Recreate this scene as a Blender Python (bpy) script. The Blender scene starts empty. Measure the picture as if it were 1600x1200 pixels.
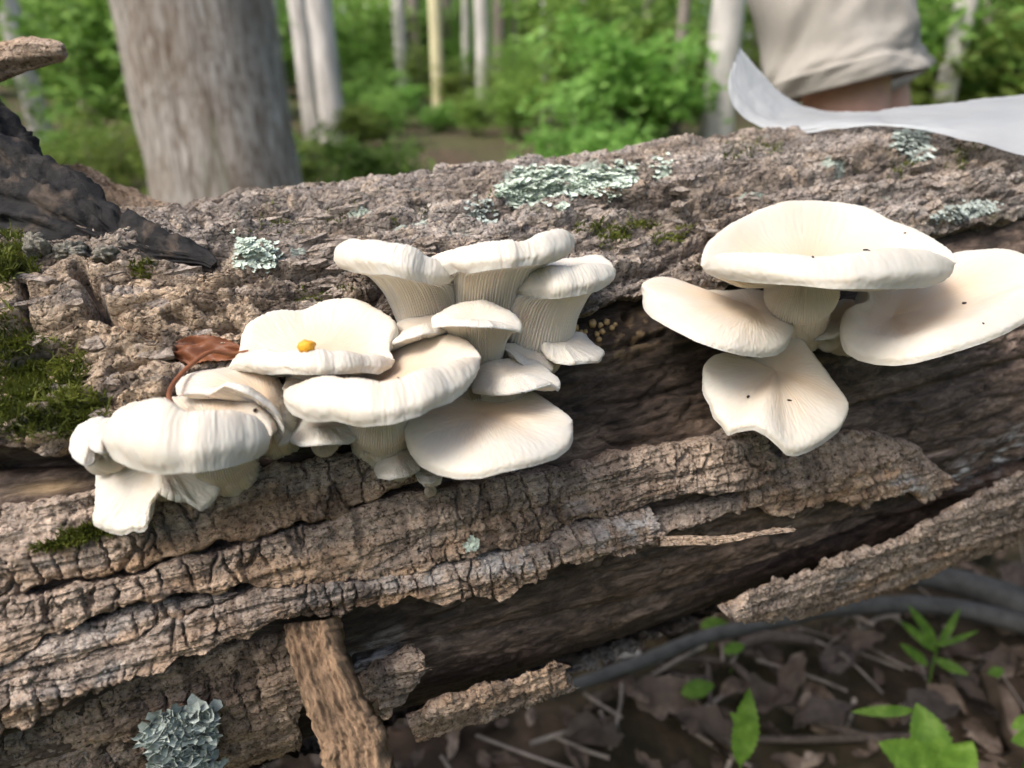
import bpy, math, random
import numpy as np
from mathutils import Vector, Matrix
random.seed(7); RNG = np.random.default_rng(7)

# ---------------------------------------------------------------- camera, sky, sun, exposure
SC = bpy.context.scene
COL = SC.collection
FPX = 1164.0                       # focal length in photograph pixels (1600 wide)
PITCH = math.radians(22.0)
CAMZ = 0.62
cd = bpy.data.cameras.new('camera'); cam = bpy.data.objects.new('camera', cd); COL.objects.link(cam)
cam.location = (0, 0, CAMZ); cam.rotation_euler = (math.radians(90) - PITCH, 0, 0)
cd.sensor_width = 36; cd.lens = 36 * FPX / 1600; cd.clip_start = 0.02; cd.clip_end = 500
cd.dof.use_dof = True; cd.dof.focus_distance = 0.300; cd.dof.aperture_fstop = 7.5
SC.camera = cam

SUN_EL = math.radians(52); SUN_AZ = math.radians(230)      # azimuth clockwise from +Y
world = bpy.data.worlds.new('World'); SC.world = world; world.use_nodes = True
wn = world.node_tree.nodes; wl = world.node_tree.links
sky = wn.new('ShaderNodeTexSky'); sky.sky_type = 'NISHITA'; sky.sun_disc = False
sky.sun_elevation = SUN_EL; sky.sun_rotation = SUN_AZ
sky.air_density = 1.0; sky.dust_density = 5.0; sky.ozone_density = 0.6
wl.new(sky.outputs[0], wn['Background'].inputs[0]); wn['Background'].inputs[1].default_value = 0.14
sd = bpy.data.lights.new('sun', 'SUN'); sun = bpy.data.objects.new('sun', sd); COL.objects.link(sun)
sd.energy = 1.5; sd.angle = math.radians(22); sd.color = (1.0, 0.965, 0.91)
sdir = Vector((math.sin(SUN_AZ) * math.cos(SUN_EL), math.cos(SUN_AZ) * math.cos(SUN_EL), math.sin(SUN_EL)))
sun.rotation_euler = sdir.to_track_quat('Z', 'Y').to_euler(); sun.location = sdir * 20
SC.view_settings.view_transform = 'Standard'; SC.view_settings.look = 'None'
SC.view_settings.gamma = 1; SC.view_settings.use_curve_mapping = False
SC.view_settings.exposure = 0.95
SC.render.engine = 'CYCLES'
SC.cycles.use_denoising = True
SC.cycles.max_bounces = 8; SC.cycles.transparent_max_bounces = 8
SC.cycles.sample_clamp_indirect = 6

# ---------------------------------------------------------------- geometry of the view and of the log
cp, sp_ = math.cos(PITCH), math.sin(PITCH)
def P(px, py, dep):
    """world point seen at photograph pixel (px,py) at distance dep along the optical axis; arrays allowed"""
    px = np.asarray(px, float); py = np.asarray(py, float); dep = np.asarray(dep, float)
    X = (px - 800) / FPX * dep; Y = (600 - py) / FPX * dep
    return np.stack([X + 0 * dep, dep * cp + Y * sp_, CAMZ - dep * sp_ + Y * cp], -1)
def ground_hit(px, py, z=0.0):
    d = P(px, py, 1.0) - np.array([0, 0, CAMZ])
    return np.array([0, 0, CAMZ]) + d * ((z - CAMZ) / d[..., 2:3])

YAW, EL = 0.34126664, 0.07419963
AX = np.array([0, 0.41966925, CAMZ - 0.19461507])
DX = np.array([math.cos(EL) * math.cos(YAW), math.cos(EL) * math.sin(YAW), math.sin(EL)])
DZ = np.array([-math.sin(EL) * math.cos(YAW), -math.sin(EL) * math.sin(YAW), math.cos(EL)])
DY = np.cross(DZ, DX)
LOGM = Matrix(((DX[0], DY[0], DZ[0], AX[0]), (DX[1], DY[1], DZ[1], AX[1]), (DX[2], DY[2], DZ[2], AX[2]), (0, 0, 0, 1)))
RL = np.stack([DX, DY, DZ])         # world vector -> log frame
def to_log(w): return (np.asarray(w) - AX) @ RL.T
def from_log(l): return np.asarray(l) @ RL + AX
CAML = to_log(np.array([0, 0, CAMZ]))
R0 = 0.138
def log_hit(px, py, r):
    """pixel -> (t, theta, depth) on the cylinder of radius r round the log axis"""
    d = (P(px, py, 1.0) - np.array([0, 0, CAMZ])) @ RL.T
    a = d[..., 1]**2 + d[..., 2]**2; b = d[..., 1] * CAML[1] + d[..., 2] * CAML[2]
    c = CAML[1]**2 + CAML[2]**2 - r * r
    s = (-b - np.sqrt(np.maximum(b * b - a * c, 0))) / a
    q = CAML + d * s[..., None]
    return q[..., 0], np.arctan2(q[..., 2], -q[..., 1]), s
def cyl(t, th, r): return np.stack([t + 0 * r, -r * np.cos(th), r * np.sin(th)], -1)

# ---------------------------------------------------------------- noise in numpy
_perm = np.random.default_rng(3).permutation(256).astype(np.int32); _perm = np.concatenate([_perm, _perm, _perm])
_g2 = np.stack([np.cos(np.arange(16) * 2 * math.pi / 16), np.sin(np.arange(16) * 2 * math.pi / 16)], -1).astype(np.float32)
def _h2(i, j): return _perm[_perm[i & 255] + (j & 255)]
def perlin(x, y):
    xi = np.floor(x).astype(np.int32); yi = np.floor(y).astype(np.int32)
    xf = (x - xi).astype(np.float32); yf = (y - yi).astype(np.float32)
    u = xf**3 * (xf * (xf * 6 - 15) + 10); v = yf**3 * (yf * (yf * 6 - 15) + 10)
    def g(a, b, fx, fy):
        k = _g2[_h2(a, b) & 15]; return k[..., 0] * fx + k[..., 1] * fy
    n0 = g(xi, yi, xf, yf) * (1 - u) + g(xi + 1, yi, xf - 1, yf) * u
    n1 = g(xi, yi + 1, xf, yf - 1) * (1 - u) + g(xi + 1, yi + 1, xf - 1, yf - 1) * u
    return (n0 * (1 - v) + n1 * v) * 1.5
def fbm(x, y, o=4, gain=0.5):
    s = 0; a = 1; f = 1
    for k in range(o):
        s = s + a * perlin(x * f + 17.3 * k, y * f - 9.1 * k); a *= gain; f *= 2.03
    return s
def ridged(x, y, o=3, gain=0.5):
    s = 0; a = 1; f = 1
    for k in range(o):
        s = s + a * (1 - 2 * np.abs(perlin(x * f + 5.7 * k, y * f + 3.3 * k))); a *= gain; f *= 2.1
    return s
def worley(x, y):
    """F1, F2, cell random 0..1"""
    xi = np.floor(x).astype(np.int32); yi = np.floor(y).astype(np.int32)
    f1 = np.full(x.shape, 9.0, np.float32); f2 = f1.copy(); cid = np.zeros(x.shape, np.int32)
    for a in (-1, 0, 1):
        for b in (-1, 0, 1):
            h = _h2(xi + a, yi + b); h2 = _perm[h + 91]
            d = np.hypot(xi + a + h / 255.0 - x, yi + b + h2 / 255.0 - y).astype(np.float32)
            m = d < f1
            f2 = np.where(m, f1, np.minimum(f2, d)); cid = np.where(m, _perm[h2 + 57], cid); f1 = np.where(m, d, f1)
    return f1, f2, cid / 255.0
def smooth(a, b, x):
    t = np.clip((x - a) / (b - a), 0, 1); return t * t * (3 - 2 * t)
def seg_dist(x, y, poly):
    """distance to a polyline and position along it"""
    best = np.full(np.shape(x), 1e9); 
    for (x0, y0), (x1, y1) in zip(poly[:-1], poly[1:]):
        dx, dy = x1 - x0, y1 - y0; L = dx * dx + dy * dy + 1e-12
        k = np.clip(((x - x0) * dx + (y - y0) * dy) / L, 0, 1)
        best = np.minimum(best, np.hypot(x - x0 - k * dx, y - y0 - k * dy))
    return best
def resample(poly, n, closed=False):
    p = np.asarray(poly, float); d = np.r_[0, np.cumsum(np.linalg.norm(np.diff(p, axis=0), axis=1))]
    s = np.linspace(0, d[-1], n); return np.stack([np.interp(s, d, p[:, k]) for k in range(p.shape[1])], -1)
def smooth1(a, n):
    for _ in range(n):
        b = a.copy(); b[1:-1] = (a[:-2] + 2 * a[1:-1] + a[2:]) / 4; a = b
    return a

# ---------------------------------------------------------------- object helpers
def mesh_obj(name, V, F, m, parent=None, attrs=None, smooth_=True, mats=None, midx=None):
    V = np.asarray(V, np.float32).reshape(-1, 3); me = bpy.data.meshes.new(name)
    if isinstance(F, np.ndarray) and F.ndim == 2:
        n, k = F.shape; me.vertices.add(len(V)); me.vertices.foreach_set('co', V.ravel())
        me.loops.add(n * k); me.loops.foreach_set('vertex_index', F.astype(np.int32).ravel())
        me.polygons.add(n); me.polygons.foreach_set('loop_start', np.arange(0, n * k, k, dtype=np.int32))
        me.update(calc_edges=True)
    else:
        me.from_pydata(V.tolist(), [], [list(map(int, f)) for f in F]); me.update()
    me.polygons.foreach_set('use_smooth', np.full(len(me.polygons), smooth_, dtype=bool))
    for k, a in (attrs or {}).items():
        at = me.attributes.new(k, 'FLOAT', 'POINT'); at.data.foreach_set('value', np.asarray(a, np.float32).ravel())
    if mats:
        for mm in mats: me.materials.append(mm)
        me.polygons.foreach_set('material_index', np.asarray(midx, np.int32))
    elif m: me.materials.append(m)
    o = bpy.data.objects.new(name, me); COL.objects.link(o)
    if parent: o.parent = parent
    return o
def grid_faces(nu, nv, off=0, closeu=False, closev=False):
    a = np.arange(nu if closeu else nu - 1); b = np.arange(nv if closev else nv - 1)
    i, j = np.meshgrid(a, b, indexing='ij'); i2 = (i + 1) % nu; j2 = (j + 1) % nv
    return np.stack([i * nv + j, i2 * nv + j, i2 * nv + j2, i * nv + j2], -1).reshape(-1, 4) + off
def empty(name, loc=(0, 0, 0), rot=None):
    o = bpy.data.objects.new(name, None); COL.objects.link(o); o.location = loc; o.empty_display_size = 0.02
    if rot is not None: o.rotation_euler = rot
    return o
def tag(o, label=None, cat=None, group=None, kind=None):
    if label: o['label'] = label
    if cat: o['category'] = cat
    if group: o['group'] = group
    if kind: o['kind'] = kind
    return o
def copy_tree(o, parent=None):
    c = o.copy(); COL.objects.link(c)
    if parent: c.parent = parent
    for ch in o.children: copy_tree(ch, c)
    return c
def tube(path, rad, n=12, seed=0, rough=0.0, caps=True, freq=30.0):
    """tapered tube along a path -> V, F"""
    p = np.asarray(path, float); r = np.broadcast_to(np.asarray(rad, float), (len(p),))
    tg = np.gradient(p, axis=0); tg /= np.linalg.norm(tg, axis=1, keepdims=True)
    ref = np.array([0, 0, 1.0]) if abs(tg[0][2]) < 0.8 else np.array([1.0, 0, 0])
    N = []; 
    for t in tg:
        ref = ref - t * ref.dot(t); ref = ref / np.linalg.norm(ref); N.append(ref)
    N = np.array(N); B = np.cross(tg, N)
    a = np.linspace(0, 2 * math.pi, n, endpoint=False)
    s = np.r_[0, np.cumsum(np.linalg.norm(np.diff(p, axis=0), axis=1))]
    rr = np.repeat(r[:, None], n, 1)
    if rough:
        aa, ss = np.meshgrid(a, s)
        rr = rr * (1 + rough * fbm(np.cos(aa) * 1.3 + seed * 3.1 + ss * freq * 0.3, np.sin(aa) * 1.3 + ss * freq, 3))
    V = p[:, None] + rr[..., None] * (N[:, None] * np.cos(a)[None, :, None] + B[:, None] * np.sin(a)[None, :, None])
    V = V.reshape(-1, 3); F = [tuple(q) for q in grid_faces(len(p), n, closev=True)]
    if caps:
        F.append(tuple(range(n))[::-1]); F.append(tuple(range((len(p) - 1) * n, len(p) * n)))
    return V, F
def crv(pts, n):
    """smooth curve through points (any dimension)"""
    p = np.asarray(pts, float); k = len(p); t = np.linspace(0, k - 1, n); i = np.clip(t.astype(int), 0, k - 2); f = (t - i)[:, None]
    q = np.vstack([2 * p[0] - p[1], p, 2 * p[-1] - p[-2]])
    a, b, c, d = q[i], q[i + 1], q[i + 2], q[i + 3]
    return 0.5 * (2 * b + (c - a) * f + (2 * a - 5 * b + 4 * c - d) * f**2 + (3 * b - a - 3 * c + d) * f**3)

# ---------------------------------------------------------------- materials
class NT:
    def __init__(s, name):
        s.m = bpy.data.materials.new(name); s.m.use_nodes = True; s.t = s.m.node_tree; s.b = s.t.nodes['Principled BSDF']; s.out = s.t.nodes['Material Output']
    def n(s, typ, **kw):
        x = s.t.nodes.new('ShaderNode' + typ)
        for k, v in kw.items(): setattr(x, k, v)
        return x
    def l(s, a, b): s.t.links.new(a, b)
    def obj(s, scale=(1, 1, 1)):
        c = s.n('TexCoord'); mp = s.n('Mapping'); mp.inputs['Scale'].default_value = scale; s.l(c.outputs['Object'], mp.inputs[0]); return mp.outputs[0]
    def noise(s, vec, scale, detail=5, rough=0.6, dist=0.0):
        x = s.n('TexNoise'); x.inputs['Scale'].default_value = scale; x.inputs['Detail'].default_value = detail
        x.inputs['Roughness'].default_value = rough; x.inputs['Distortion'].default_value = dist; s.l(vec, x.inputs['Vector']); return x.outputs[0]
    def voro(s, vec, scale, feat='DISTANCE_TO_EDGE'):
        x = s.n('TexVoronoi'); x.feature = feat; x.inputs['Scale'].default_value = scale; s.l(vec, x.inputs['Vector']); return x
    def ramp(s, fac, stops):
        x = s.n('ValToRGB'); e = x.color_ramp.elements
        while len(e) < len(stops): e.new(0.5)
        for q, (p, c) in zip(e, stops): q.position = p; q.color = (*c, 1) if len(c) == 3 else c
        s.l(fac, x.inputs[0]); return x.outputs[0]
    def mix(s, fac, a, b, bt='MIX'):
        x = s.n('Mix', data_type='RGBA', blend_type=bt)
        if isinstance(fac, (int, float)): x.inputs[0].default_value = fac
        else: s.l(fac, x.inputs[0])
        for k, v in ((6, a), (7, b)):
            if isinstance(v, tuple): x.inputs[k].default_value = (*v, 1)
            else: s.l(v, x.inputs[k])
        return x.outputs[2]
    def math(s, op, a, b=None, c=None):
        x = s.n('Math', operation=op)
        for k, v in enumerate((a, b, c)):
            if v is None: continue
            if isinstance(v, (int, float)): x.inputs[k].default_value = v
            else: s.l(v, x.inputs[k])
        return x.outputs[0]
    def attr(s, name): return s.n('Attribute', attribute_name=name).outputs['Fac']
    def bump(s, h, dist, strength=1.0, prev=None):
        x = s.n('Bump'); x.inputs['Strength'].default_value = strength; x.inputs['Distance'].default_value = dist; s.l(h, x.inputs['Height'])
        if prev: s.l(prev, x.inputs['Normal'])
        return x.outputs[0]
    def done(s, col=None, rough=0.8, normal=None, spec=0.3):
        if col is not None:
            if isinstance(col, tuple): s.b.inputs['Base Color'].default_value = (*col, 1)
            else: s.l(col, s.b.inputs['Base Color'])
        if isinstance(rough, (int, float)): s.b.inputs['Roughness'].default_value = rough
        else: s.l(rough, s.b.inputs['Roughness'])
        s.b.inputs['Specular IOR Level'].default_value = spec
        if normal is not None: s.l(normal, s.b.inputs['Normal'])
        return s.m

def bark_material(name, warm, upper=False):
    k = NT(name); v = k.obj((0.42, 1, 1)); vi = k.obj()
    n1 = k.noise(v, 120, 8, 0.70, 0.6); n2 = k.noise(v, 26, 4, 0.6); n3 = k.noise(vi, 420, 4, 0.7)
    if upper:
        c = k.ramp(n1, [(0.33, (0.04, 0.034, 0.029)), (0.44, (0.185, 0.15, 0.125)), (0.55, (0.33, 0.275, 0.232)), (0.69, (0.60, 0.525, 0.455))])
    else:
        c = k.ramp(n1, [(0.30, (0.10, 0.07, 0.05)), (0.43, (0.36, 0.24, 0.155)), (0.54, (0.54, 0.375, 0.25)), (0.68, (0.72, 0.55, 0.41))])
    gcol = k.ramp(n3, [(0.3, (0.20, 0.18, 0.17)), (0.5, (0.43, 0.395, 0.375)), (0.70, (0.70, 0.655, 0.63))])
    gm = k.math('MULTIPLY', k.ramp(n2, [(0.40, (0, 0, 0)), (0.60, (1, 1, 1))]), 0.75)
    c = k.mix(k.math('MAXIMUM', k.math('MULTIPLY', gm, 0.7), k.attr('grey')), c, gcol)
    c = k.mix(k.attr('pale'), c, k.ramp(n3, [(0.3, (0.34, 0.25, 0.175)), (0.5, (0.52, 0.405, 0.30)), (0.72, (0.74, 0.61, 0.48))]))
    # per-flake variation
    c = k.mix(1.0, c, k.ramp(k.attr('cell'), [(0.0, (0.45, 0.43, 0.42)), (0.5, (0.95, 0.93, 0.91)), (1.0, (1.35, 1.3, 1.24))]), 'MULTIPLY')
    # fine dark specks of dirt
    sp = k.ramp(k.noise(vi, 520, 5, 0.75), [(0.36, (0.14, 0.13, 0.12)), (0.49, (1, 1, 1))])
    c = k.mix(1.0, c, sp, 'MULTIPLY')
    if upper:
        lm = k.ramp(k.noise(vi, 150, 6, 0.72), [(0.60, (0, 0, 0)), (0.68, (1, 1, 1))])
        lm = k.math('MULTIPLY', lm, k.ramp(k.noise(vi, 18, 3, 0.5), [(0.45, (0, 0, 0)), (0.6, (1, 1, 1))]))
        c = k.mix(k.math('MULTIPLY', lm, 0.75), c, (0.33, 0.37, 0.34))
        gm2 = k.ramp(k.noise(vi, 60, 6, 0.75), [(0.60, (0, 0, 0)), (0.72, (1, 1, 1))])
        c = k.mix(k.math('MULTIPLY', gm2, 0.5), c, (0.10, 0.115, 0.035))
    if upper: c = k.mix(k.math('MULTIPLY', k.attr('mint'), k.ramp(n3, [(0.32, (.35,) * 3), (0.5, (.92,) * 3)])), c, k.ramp(n1, [(0.35, (0.34, 0.42, 0.36)), (0.65, (0.56, 0.63, 0.56))]))
    c = k.mix(k.attr('white'), c, k.ramp(n3, [(0.35, (0.33, 0.31, 0.30)), (0.6, (0.66, 0.64, 0.63))]))
    h1 = k.noise(v, 300, 8, 0.72); h2 = k.voro(k.obj((0.7, 1, 1)), 330).outputs['Distance']
    h2 = k.math('MINIMUM', k.math('MULTIPLY', h2, 6.0), 1.0)
    h3 = k.math('MINIMUM', k.math('MULTIPLY', k.voro(k.obj((0.38, 1, 1)), 170).outputs['Distance'], 7.0), 1.0)
    nb = k.bump(h1, 0.0034, 1.0); nb = k.bump(h3, 0.0013, 0.7 if upper else 0.35, nb); nb = k.bump(h2, 0.0009, 0.6, nb)
    return k.done(c, 0.88, nb, 0.25)
M_UPPER = bark_material('upper_bark', 0, True)
M_BARK = bark_material('ridge_bark', 1)

def wood_material():
    k = NT('rotten_wood'); v = k.obj((0.16, 1, 1)); vi = k.obj()
    n1 = k.noise(k.obj((0.3, 1, 1)), 170, 9, 0.74, 0.8); n2 = k.noise(k.obj((0.35, 1, 1)), 38, 6, 0.65, 0.8); n3 = k.noise(k.obj((0.5, 1, 1)), 110, 8, 0.75, 1.0)
    c = k.ramp(n1, [(0.34, (0.014, 0.010, 0.008)), (0.45, (0.07, 0.048, 0.037)), (0.55, (0.16, 0.112, 0.086)), (0.70, (0.38, 0.285, 0.225))])
    c = k.mix(k.ramp(n2, [(0.42, (0, 0, 0)), (0.62, (1, 1, 1))]), c, k.mix(0.55, c, (0.022, 0.016, 0.013)))
    c = k.mix(k.math('MULTIPLY', k.ramp(n3, [(0.6, (0, 0, 0)), (0.75, (1, 1, 1))]), 0.6), c, (0.30, 0.20, 0.14))
    c = k.mix(k.attr('rot_shade'), c, k.ramp(n1, [(0.35, (0.006, 0.005, 0.0045)), (0.75, (0.035, 0.027, 0.022))]))
    c = k.mix(k.attr('pale'), c, k.ramp(n1, [(0.3, (0.20, 0.13, 0.07)), (0.7, (0.52, 0.38, 0.22))]))
    c = k.mix(k.attr('white'), c, k.ramp(k.noise(v, 420, 5, 0.8), [(0.42, (0.06, 0.05, 0.045)), (0.60, (0.6, 0.6, 0.6))]))
    nb = k.bump(k.noise(v, 420, 8, 0.7, 0.4), 0.0014, 0.9); nb = k.bump(k.noise(vi, 900, 5, 0.7), 0.0005, 0.6, nb)
    r = k.ramp(n2, [(0.3, (0.45,) * 3), (0.7, (0.85,) * 3)])
    return k.done(c, r, nb, 0.35)
M_WOOD = wood_material()

def char_material():
    k = NT('blackened_wood'); v = k.obj((0.6, 1, 1)); vi = k.obj()
    n1 = k.noise(v, 130, 8, 0.72, 0.5); n2 = k.noise(vi, 40, 5, 0.6, 1.5)
    c = k.ramp(n1, [(0.3, (0.004, 0.004, 0.005)), (0.55, (0.013, 0.013, 0.014)), (0.78, (0.05, 0.043, 0.038))])
    c = k.mix(k.ramp(n2, [(0.52, (0, 0, 0)), (0.72, (0.7,) * 3)]), c, (0.14, 0.105, 0.08))
    nb = k.bump(k.noise(v, 260, 7, 0.7), 0.0012, 0.8); nb = k.bump(k.math('MINIMUM', k.math('MULTIPLY', k.voro(vi, 30).outputs['Distance'], 9), 1), 0.0012, 0.3, nb)
    return k.done(c, 0.68, nb, 0.18)
M_CHAR = char_material()

def cap_material(name, gill=False):
    k = NT(name); tan = k.attr('tan'); st = k.attr('streak')
    w = (0.54, 0.522, 0.475) if not gill else (0.69, 0.635, 0.555)
    n = k.noise(k.obj(), 60, 4, 0.6)
    c = k.mix(tan, w, (0.56, 0.41, 0.27))
    c = k.mix(k.math('MULTIPLY', k.ramp(n, [(0.4, (0, 0, 0)), (0.7, (1, 1, 1))]), 0.3), c, (0.53, 0.455, 0.35))
    c = k.mix(k.math('MULTIPLY', st, 0.05), c, (0.42, 0.40, 0.36))
    nb = k.bump(k.noise(k.obj(), 700, 4, 0.6), 0.0003, 0.18)
    k.b.inputs['Subsurface Weight'].default_value = 0.55 if gill else 0.38
    k.b.inputs['Subsurface Radius'].default_value = (1.0, 0.66, 0.38); k.b.inputs['Subsurface Scale'].default_value = 0.007
    return k.done(c, 0.5, nb, 0.3)
M_CAP = cap_material('mushroom_cap'); M_GILL = cap_material('mushroom_gill', True)

def leaf_material(name, cols, rnd=True, trans=0.35, rough=0.5, scale=25):
    k = NT(name); n = k.noise(k.obj(), scale, 4, 0.6)
    c = k.ramp(n, [(0.3, cols[0]), (0.55, cols[1]), (0.75, cols[2])])
    if rnd:
        oi = k.n('ObjectInfo'); hs = k.n('HueSaturation')
        k.l(k.math('MULTIPLY_ADD', oi.outputs['Random'], 0.05, 0.472), hs.inputs['Hue'])
        k.l(k.math('MULTIPLY_ADD', oi.outputs['Random'], 0.7, 0.65), hs.inputs['Value']); k.l(c, hs.inputs['Color']); c = hs.outputs[0]
    k.done(c, rough, None, 0.3)
    tr = k.n('BsdfTranslucent'); k.l(c, tr.inputs[0]); ms = k.n('MixShader'); ms.inputs[0].default_value = trans
    k.l(k.b.outputs[0], ms.inputs[1]); k.l(tr.outputs[0], ms.inputs[2]); k.l(ms.outputs[0], k.out.inputs[0]); return k.m
M_LEAF = leaf_material('forest_leaf', [(0.13, 0.22, 0.05), (0.23, 0.37, 0.08), (0.42, 0.56, 0.18)], trans=.5, scale=6)
M_SEED = leaf_material('seedling_leaf', [(0.10, 0.21, 0.03), (0.17, 0.32, 0.045), (0.28, 0.44, 0.09)], rnd=False, trans=.42, scale=90)
M_DEAD = leaf_material('dead_leaf', [(0.05, 0.036, 0.028), (0.165, 0.12, 0.09), (0.46, 0.37, 0.295)], rnd=False, trans=0.12, scale=22, rough=0.65)
M_RED = leaf_material('russet_leaf', [(0.09, 0.03, 0.015), (0.20, 0.075, 0.035), (0.30, 0.13, 0.06)], rnd=False, trans=0.15, scale=90, rough=0.5)
M_MOSS = leaf_material('moss_blade', [(0.035, 0.045, 0.010), (0.11, 0.13, 0.02), (0.25, 0.27, 0.055)], rnd=False, trans=0.3, scale=90)

def plain(name, col, rough=0.7, nscale=60, var=0.35, bump=0.0, spec=0.3, stretch=(1, 1, 1)):
    k = NT(name); v = k.obj(stretch); n = k.noise(v, nscale, 6, 0.65)
    a = tuple(x * (1 - var) for x in col); b = tuple(min(1, x * (1 + var)) for x in col)
    c = k.ramp(n, [(0.3, a), (0.5, col), (0.72, b)])
    nb = k.bump(k.noise(v, nscale * 2.5, 7, 0.7), bump) if bump else None
    return k.done(c, rough, nb, spec)
M_LICHEN = plain('lichen_mint', (0.52, 0.60, 0.52), 0.85, 260, 0.4, 0.0006)
M_LICHEN2 = plain('lichen_grey', (0.38, 0.43, 0.40), 0.85, 200, 0.45, 0.0006)
M_CRUST = plain('lichen_crust', (0.33, 0.31, 0.26), 0.9, 420, 0.8, 0.003)
M_TWIG = plain('twig_wood', (0.11, 0.085, 0.07), 0.75, 120, 0.5, 0.0008, stretch=(1, 1, 1))
M_STICK = plain('grey_stick', (0.095, 0.092, 0.088), 0.6, 60, 0.4, 0.001)
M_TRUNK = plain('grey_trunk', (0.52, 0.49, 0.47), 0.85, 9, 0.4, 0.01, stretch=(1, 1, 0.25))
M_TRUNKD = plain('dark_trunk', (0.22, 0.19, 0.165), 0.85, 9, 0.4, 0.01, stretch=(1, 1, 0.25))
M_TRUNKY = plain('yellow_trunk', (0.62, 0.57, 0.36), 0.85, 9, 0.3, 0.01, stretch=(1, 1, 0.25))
M_ORANGE = plain('orange_flesh', (0.75, 0.36, 0.03), 0.4, 300, 0.25, 0.0004)
M_BUG = plain('black_speck', (0.02, 0.012, 0.008), 0.4, 300, 0.3)
M_SLIME = plain('tan_nodule', (0.52, 0.36, 0.18), 0.7, 200, 0.35, 0.0006)
M_SKIN = plain('skin', (0.72, 0.42, 0.33), 0.5, 30, 0.12)
M_SLAB = plain('slab_bark', (0.27, 0.18, 0.115), 0.85, 150, 0.75, 0.003, stretch=(1, 1, 0.22))
M_SHIRT = plain('shirt_cloth', (0.10, 0.12, 0.15), 0.85, 200, 0.1)
M_SHOE = plain('shoe_leather', (0.06, 0.045, 0.035), 0.6, 60, 0.2)
M_HAIR = plain('hair', (0.05, 0.033, 0.022), 0.5, 200, 0.3)
def cloth_material():
    k = NT('khaki_cloth'); v = k.obj(); n = k.noise(v, 9, 4, 0.6)
    c = k.ramp(n, [(0.3, (0.33, 0.31, 0.28)), (0.7, (0.41, 0.385, 0.35))])
    w = k.n('TexWave'); w.inputs['Scale'].default_value = 700; k.l(v, w.inputs[0])
    return k.done(c, 0.9, k.bump(w.outputs['Fac'], 0.0003, 0.4), 0.2)
M_CLOTH = cloth_material()
def paper_material():
    k = NT('waxed_paper'); n = k.noise(k.obj(), 45, 5, 0.6)
    k.done(k.ramp(n, [(0.3, (0.62, 0.655, 0.69)), (0.7, (0.70, 0.735, 0.76))]), 0.38, k.bump(k.noise(k.obj(), 70, 4, 0.6), 0.001, 0.3), 0.4)
    tr = k.n('BsdfTranslucent'); tr.inputs[0].default_value = (0.72, 0.74, 0.76, 1); ms = k.n('MixShader'); ms.inputs[0].default_value = 0.55
    k.l(k.b.outputs[0], ms.inputs[1]); k.l(tr.outputs[0], ms.inputs[2]); k.l(ms.outputs[0], k.out.inputs[0]); return k.m
M_PAPER = paper_material()
def ground_material():
    k = NT('forest_floor'); v = k.obj(); n1 = k.noise(v, 14, 8, 0.7, 0.5); n2 = k.noise(v, 0.5, 4, 0.6)
    c = k.ramp(n1, [(0.28, (0.022, 0.016, 0.012)), (0.48, (0.07, 0.048, 0.034)), (0.66, (0.15, 0.10, 0.07)), (0.8, (0.26, 0.185, 0.13))])
    c = k.mix(k.math('MULTIPLY', k.ramp(n2, [(0.40, (0, 0, 0)), (0.55, (1, 1, 1))]), 0.45), c, (0.07, 0.10, 0.03))
    return k.done(c, 0.9, k.bump(k.noise(v, 40, 8, 0.75), 0.012, 0.8), 0.2)
M_GROUND = ground_material()
def trunk_material():
    k = NT('big_trunk_bark'); v = k.obj((1, 1, 0.16)); n1 = k.noise(v, 46, 9, 0.72, 1.6); n2 = k.noise(k.obj((1, 1, 0.5)), 5, 4, 0.6)
    c = k.ramp(n1, [(0.35, (0.12, 0.09, 0.07)), (0.46, (0.38, 0.33, 0.29)), (0.55, (0.62, 0.58, 0.54)), (0.67, (0.82, 0.80, 0.775))])
    c = k.mix(k.math('MULTIPLY', k.ramp(n2, [(0.45, (0, 0, 0)), (0.7, (1, 1, 1))]), 0.45), c, (0.26, 0.18, 0.12))
    gl = k.ramp(k.noise(v, 12, 4, 0.6), [(0.62, (0, 0, 0)), (0.7, (1, 1, 1))]); c = k.mix(k.math('MULTIPLY', gl, 0.35), c, (0.20, 0.26, 0.14))
    return k.done(c, 0.9, k.bump(n1, 0.035, 1.0), 0.2)
M_BIG = trunk_material()

# ---------------------------------------------------------------- ground
def gz(x, y):
    x = np.asarray(x, float); y = np.asarray(y, float); f = np.maximum(0, y - 3.0)
    return 0.022 * f + 0.0010 * f**2 * np.exp(-f / 60) + 0.012 * fbm(x * 2.1, y * 2.1, 3) * smooth(0, 1, np.hypot(x, y)) + 0.10 * perlin(x * 0.25, y * 0.25) * smooth(2, 8, np.hypot(x, y))
def spaced(a, b, dense0, dense1, nd, ns):
    k = np.linspace(0, 1, ns)[1:]**2.2
    return np.concatenate([(dense0 - (dense0 - a) * k)[::-1], np.linspace(dense0, dense1, nd), dense1 + (b - dense1) * k])
gx = spaced(-130, 130, -1.5, 2.0, 120, 40); gy = spaced(-60, 160, -0.4, 2.6, 110, 44)
GX, GY = np.meshgrid(gx, gy, indexing='ij')
g = mesh_obj('ground', np.stack([GX, GY, gz(GX, GY)], -1), grid_faces(len(gx), len(gy)), M_GROUND); tag(g, 'brown leaf-strewn forest floor', kind='structure')

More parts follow.
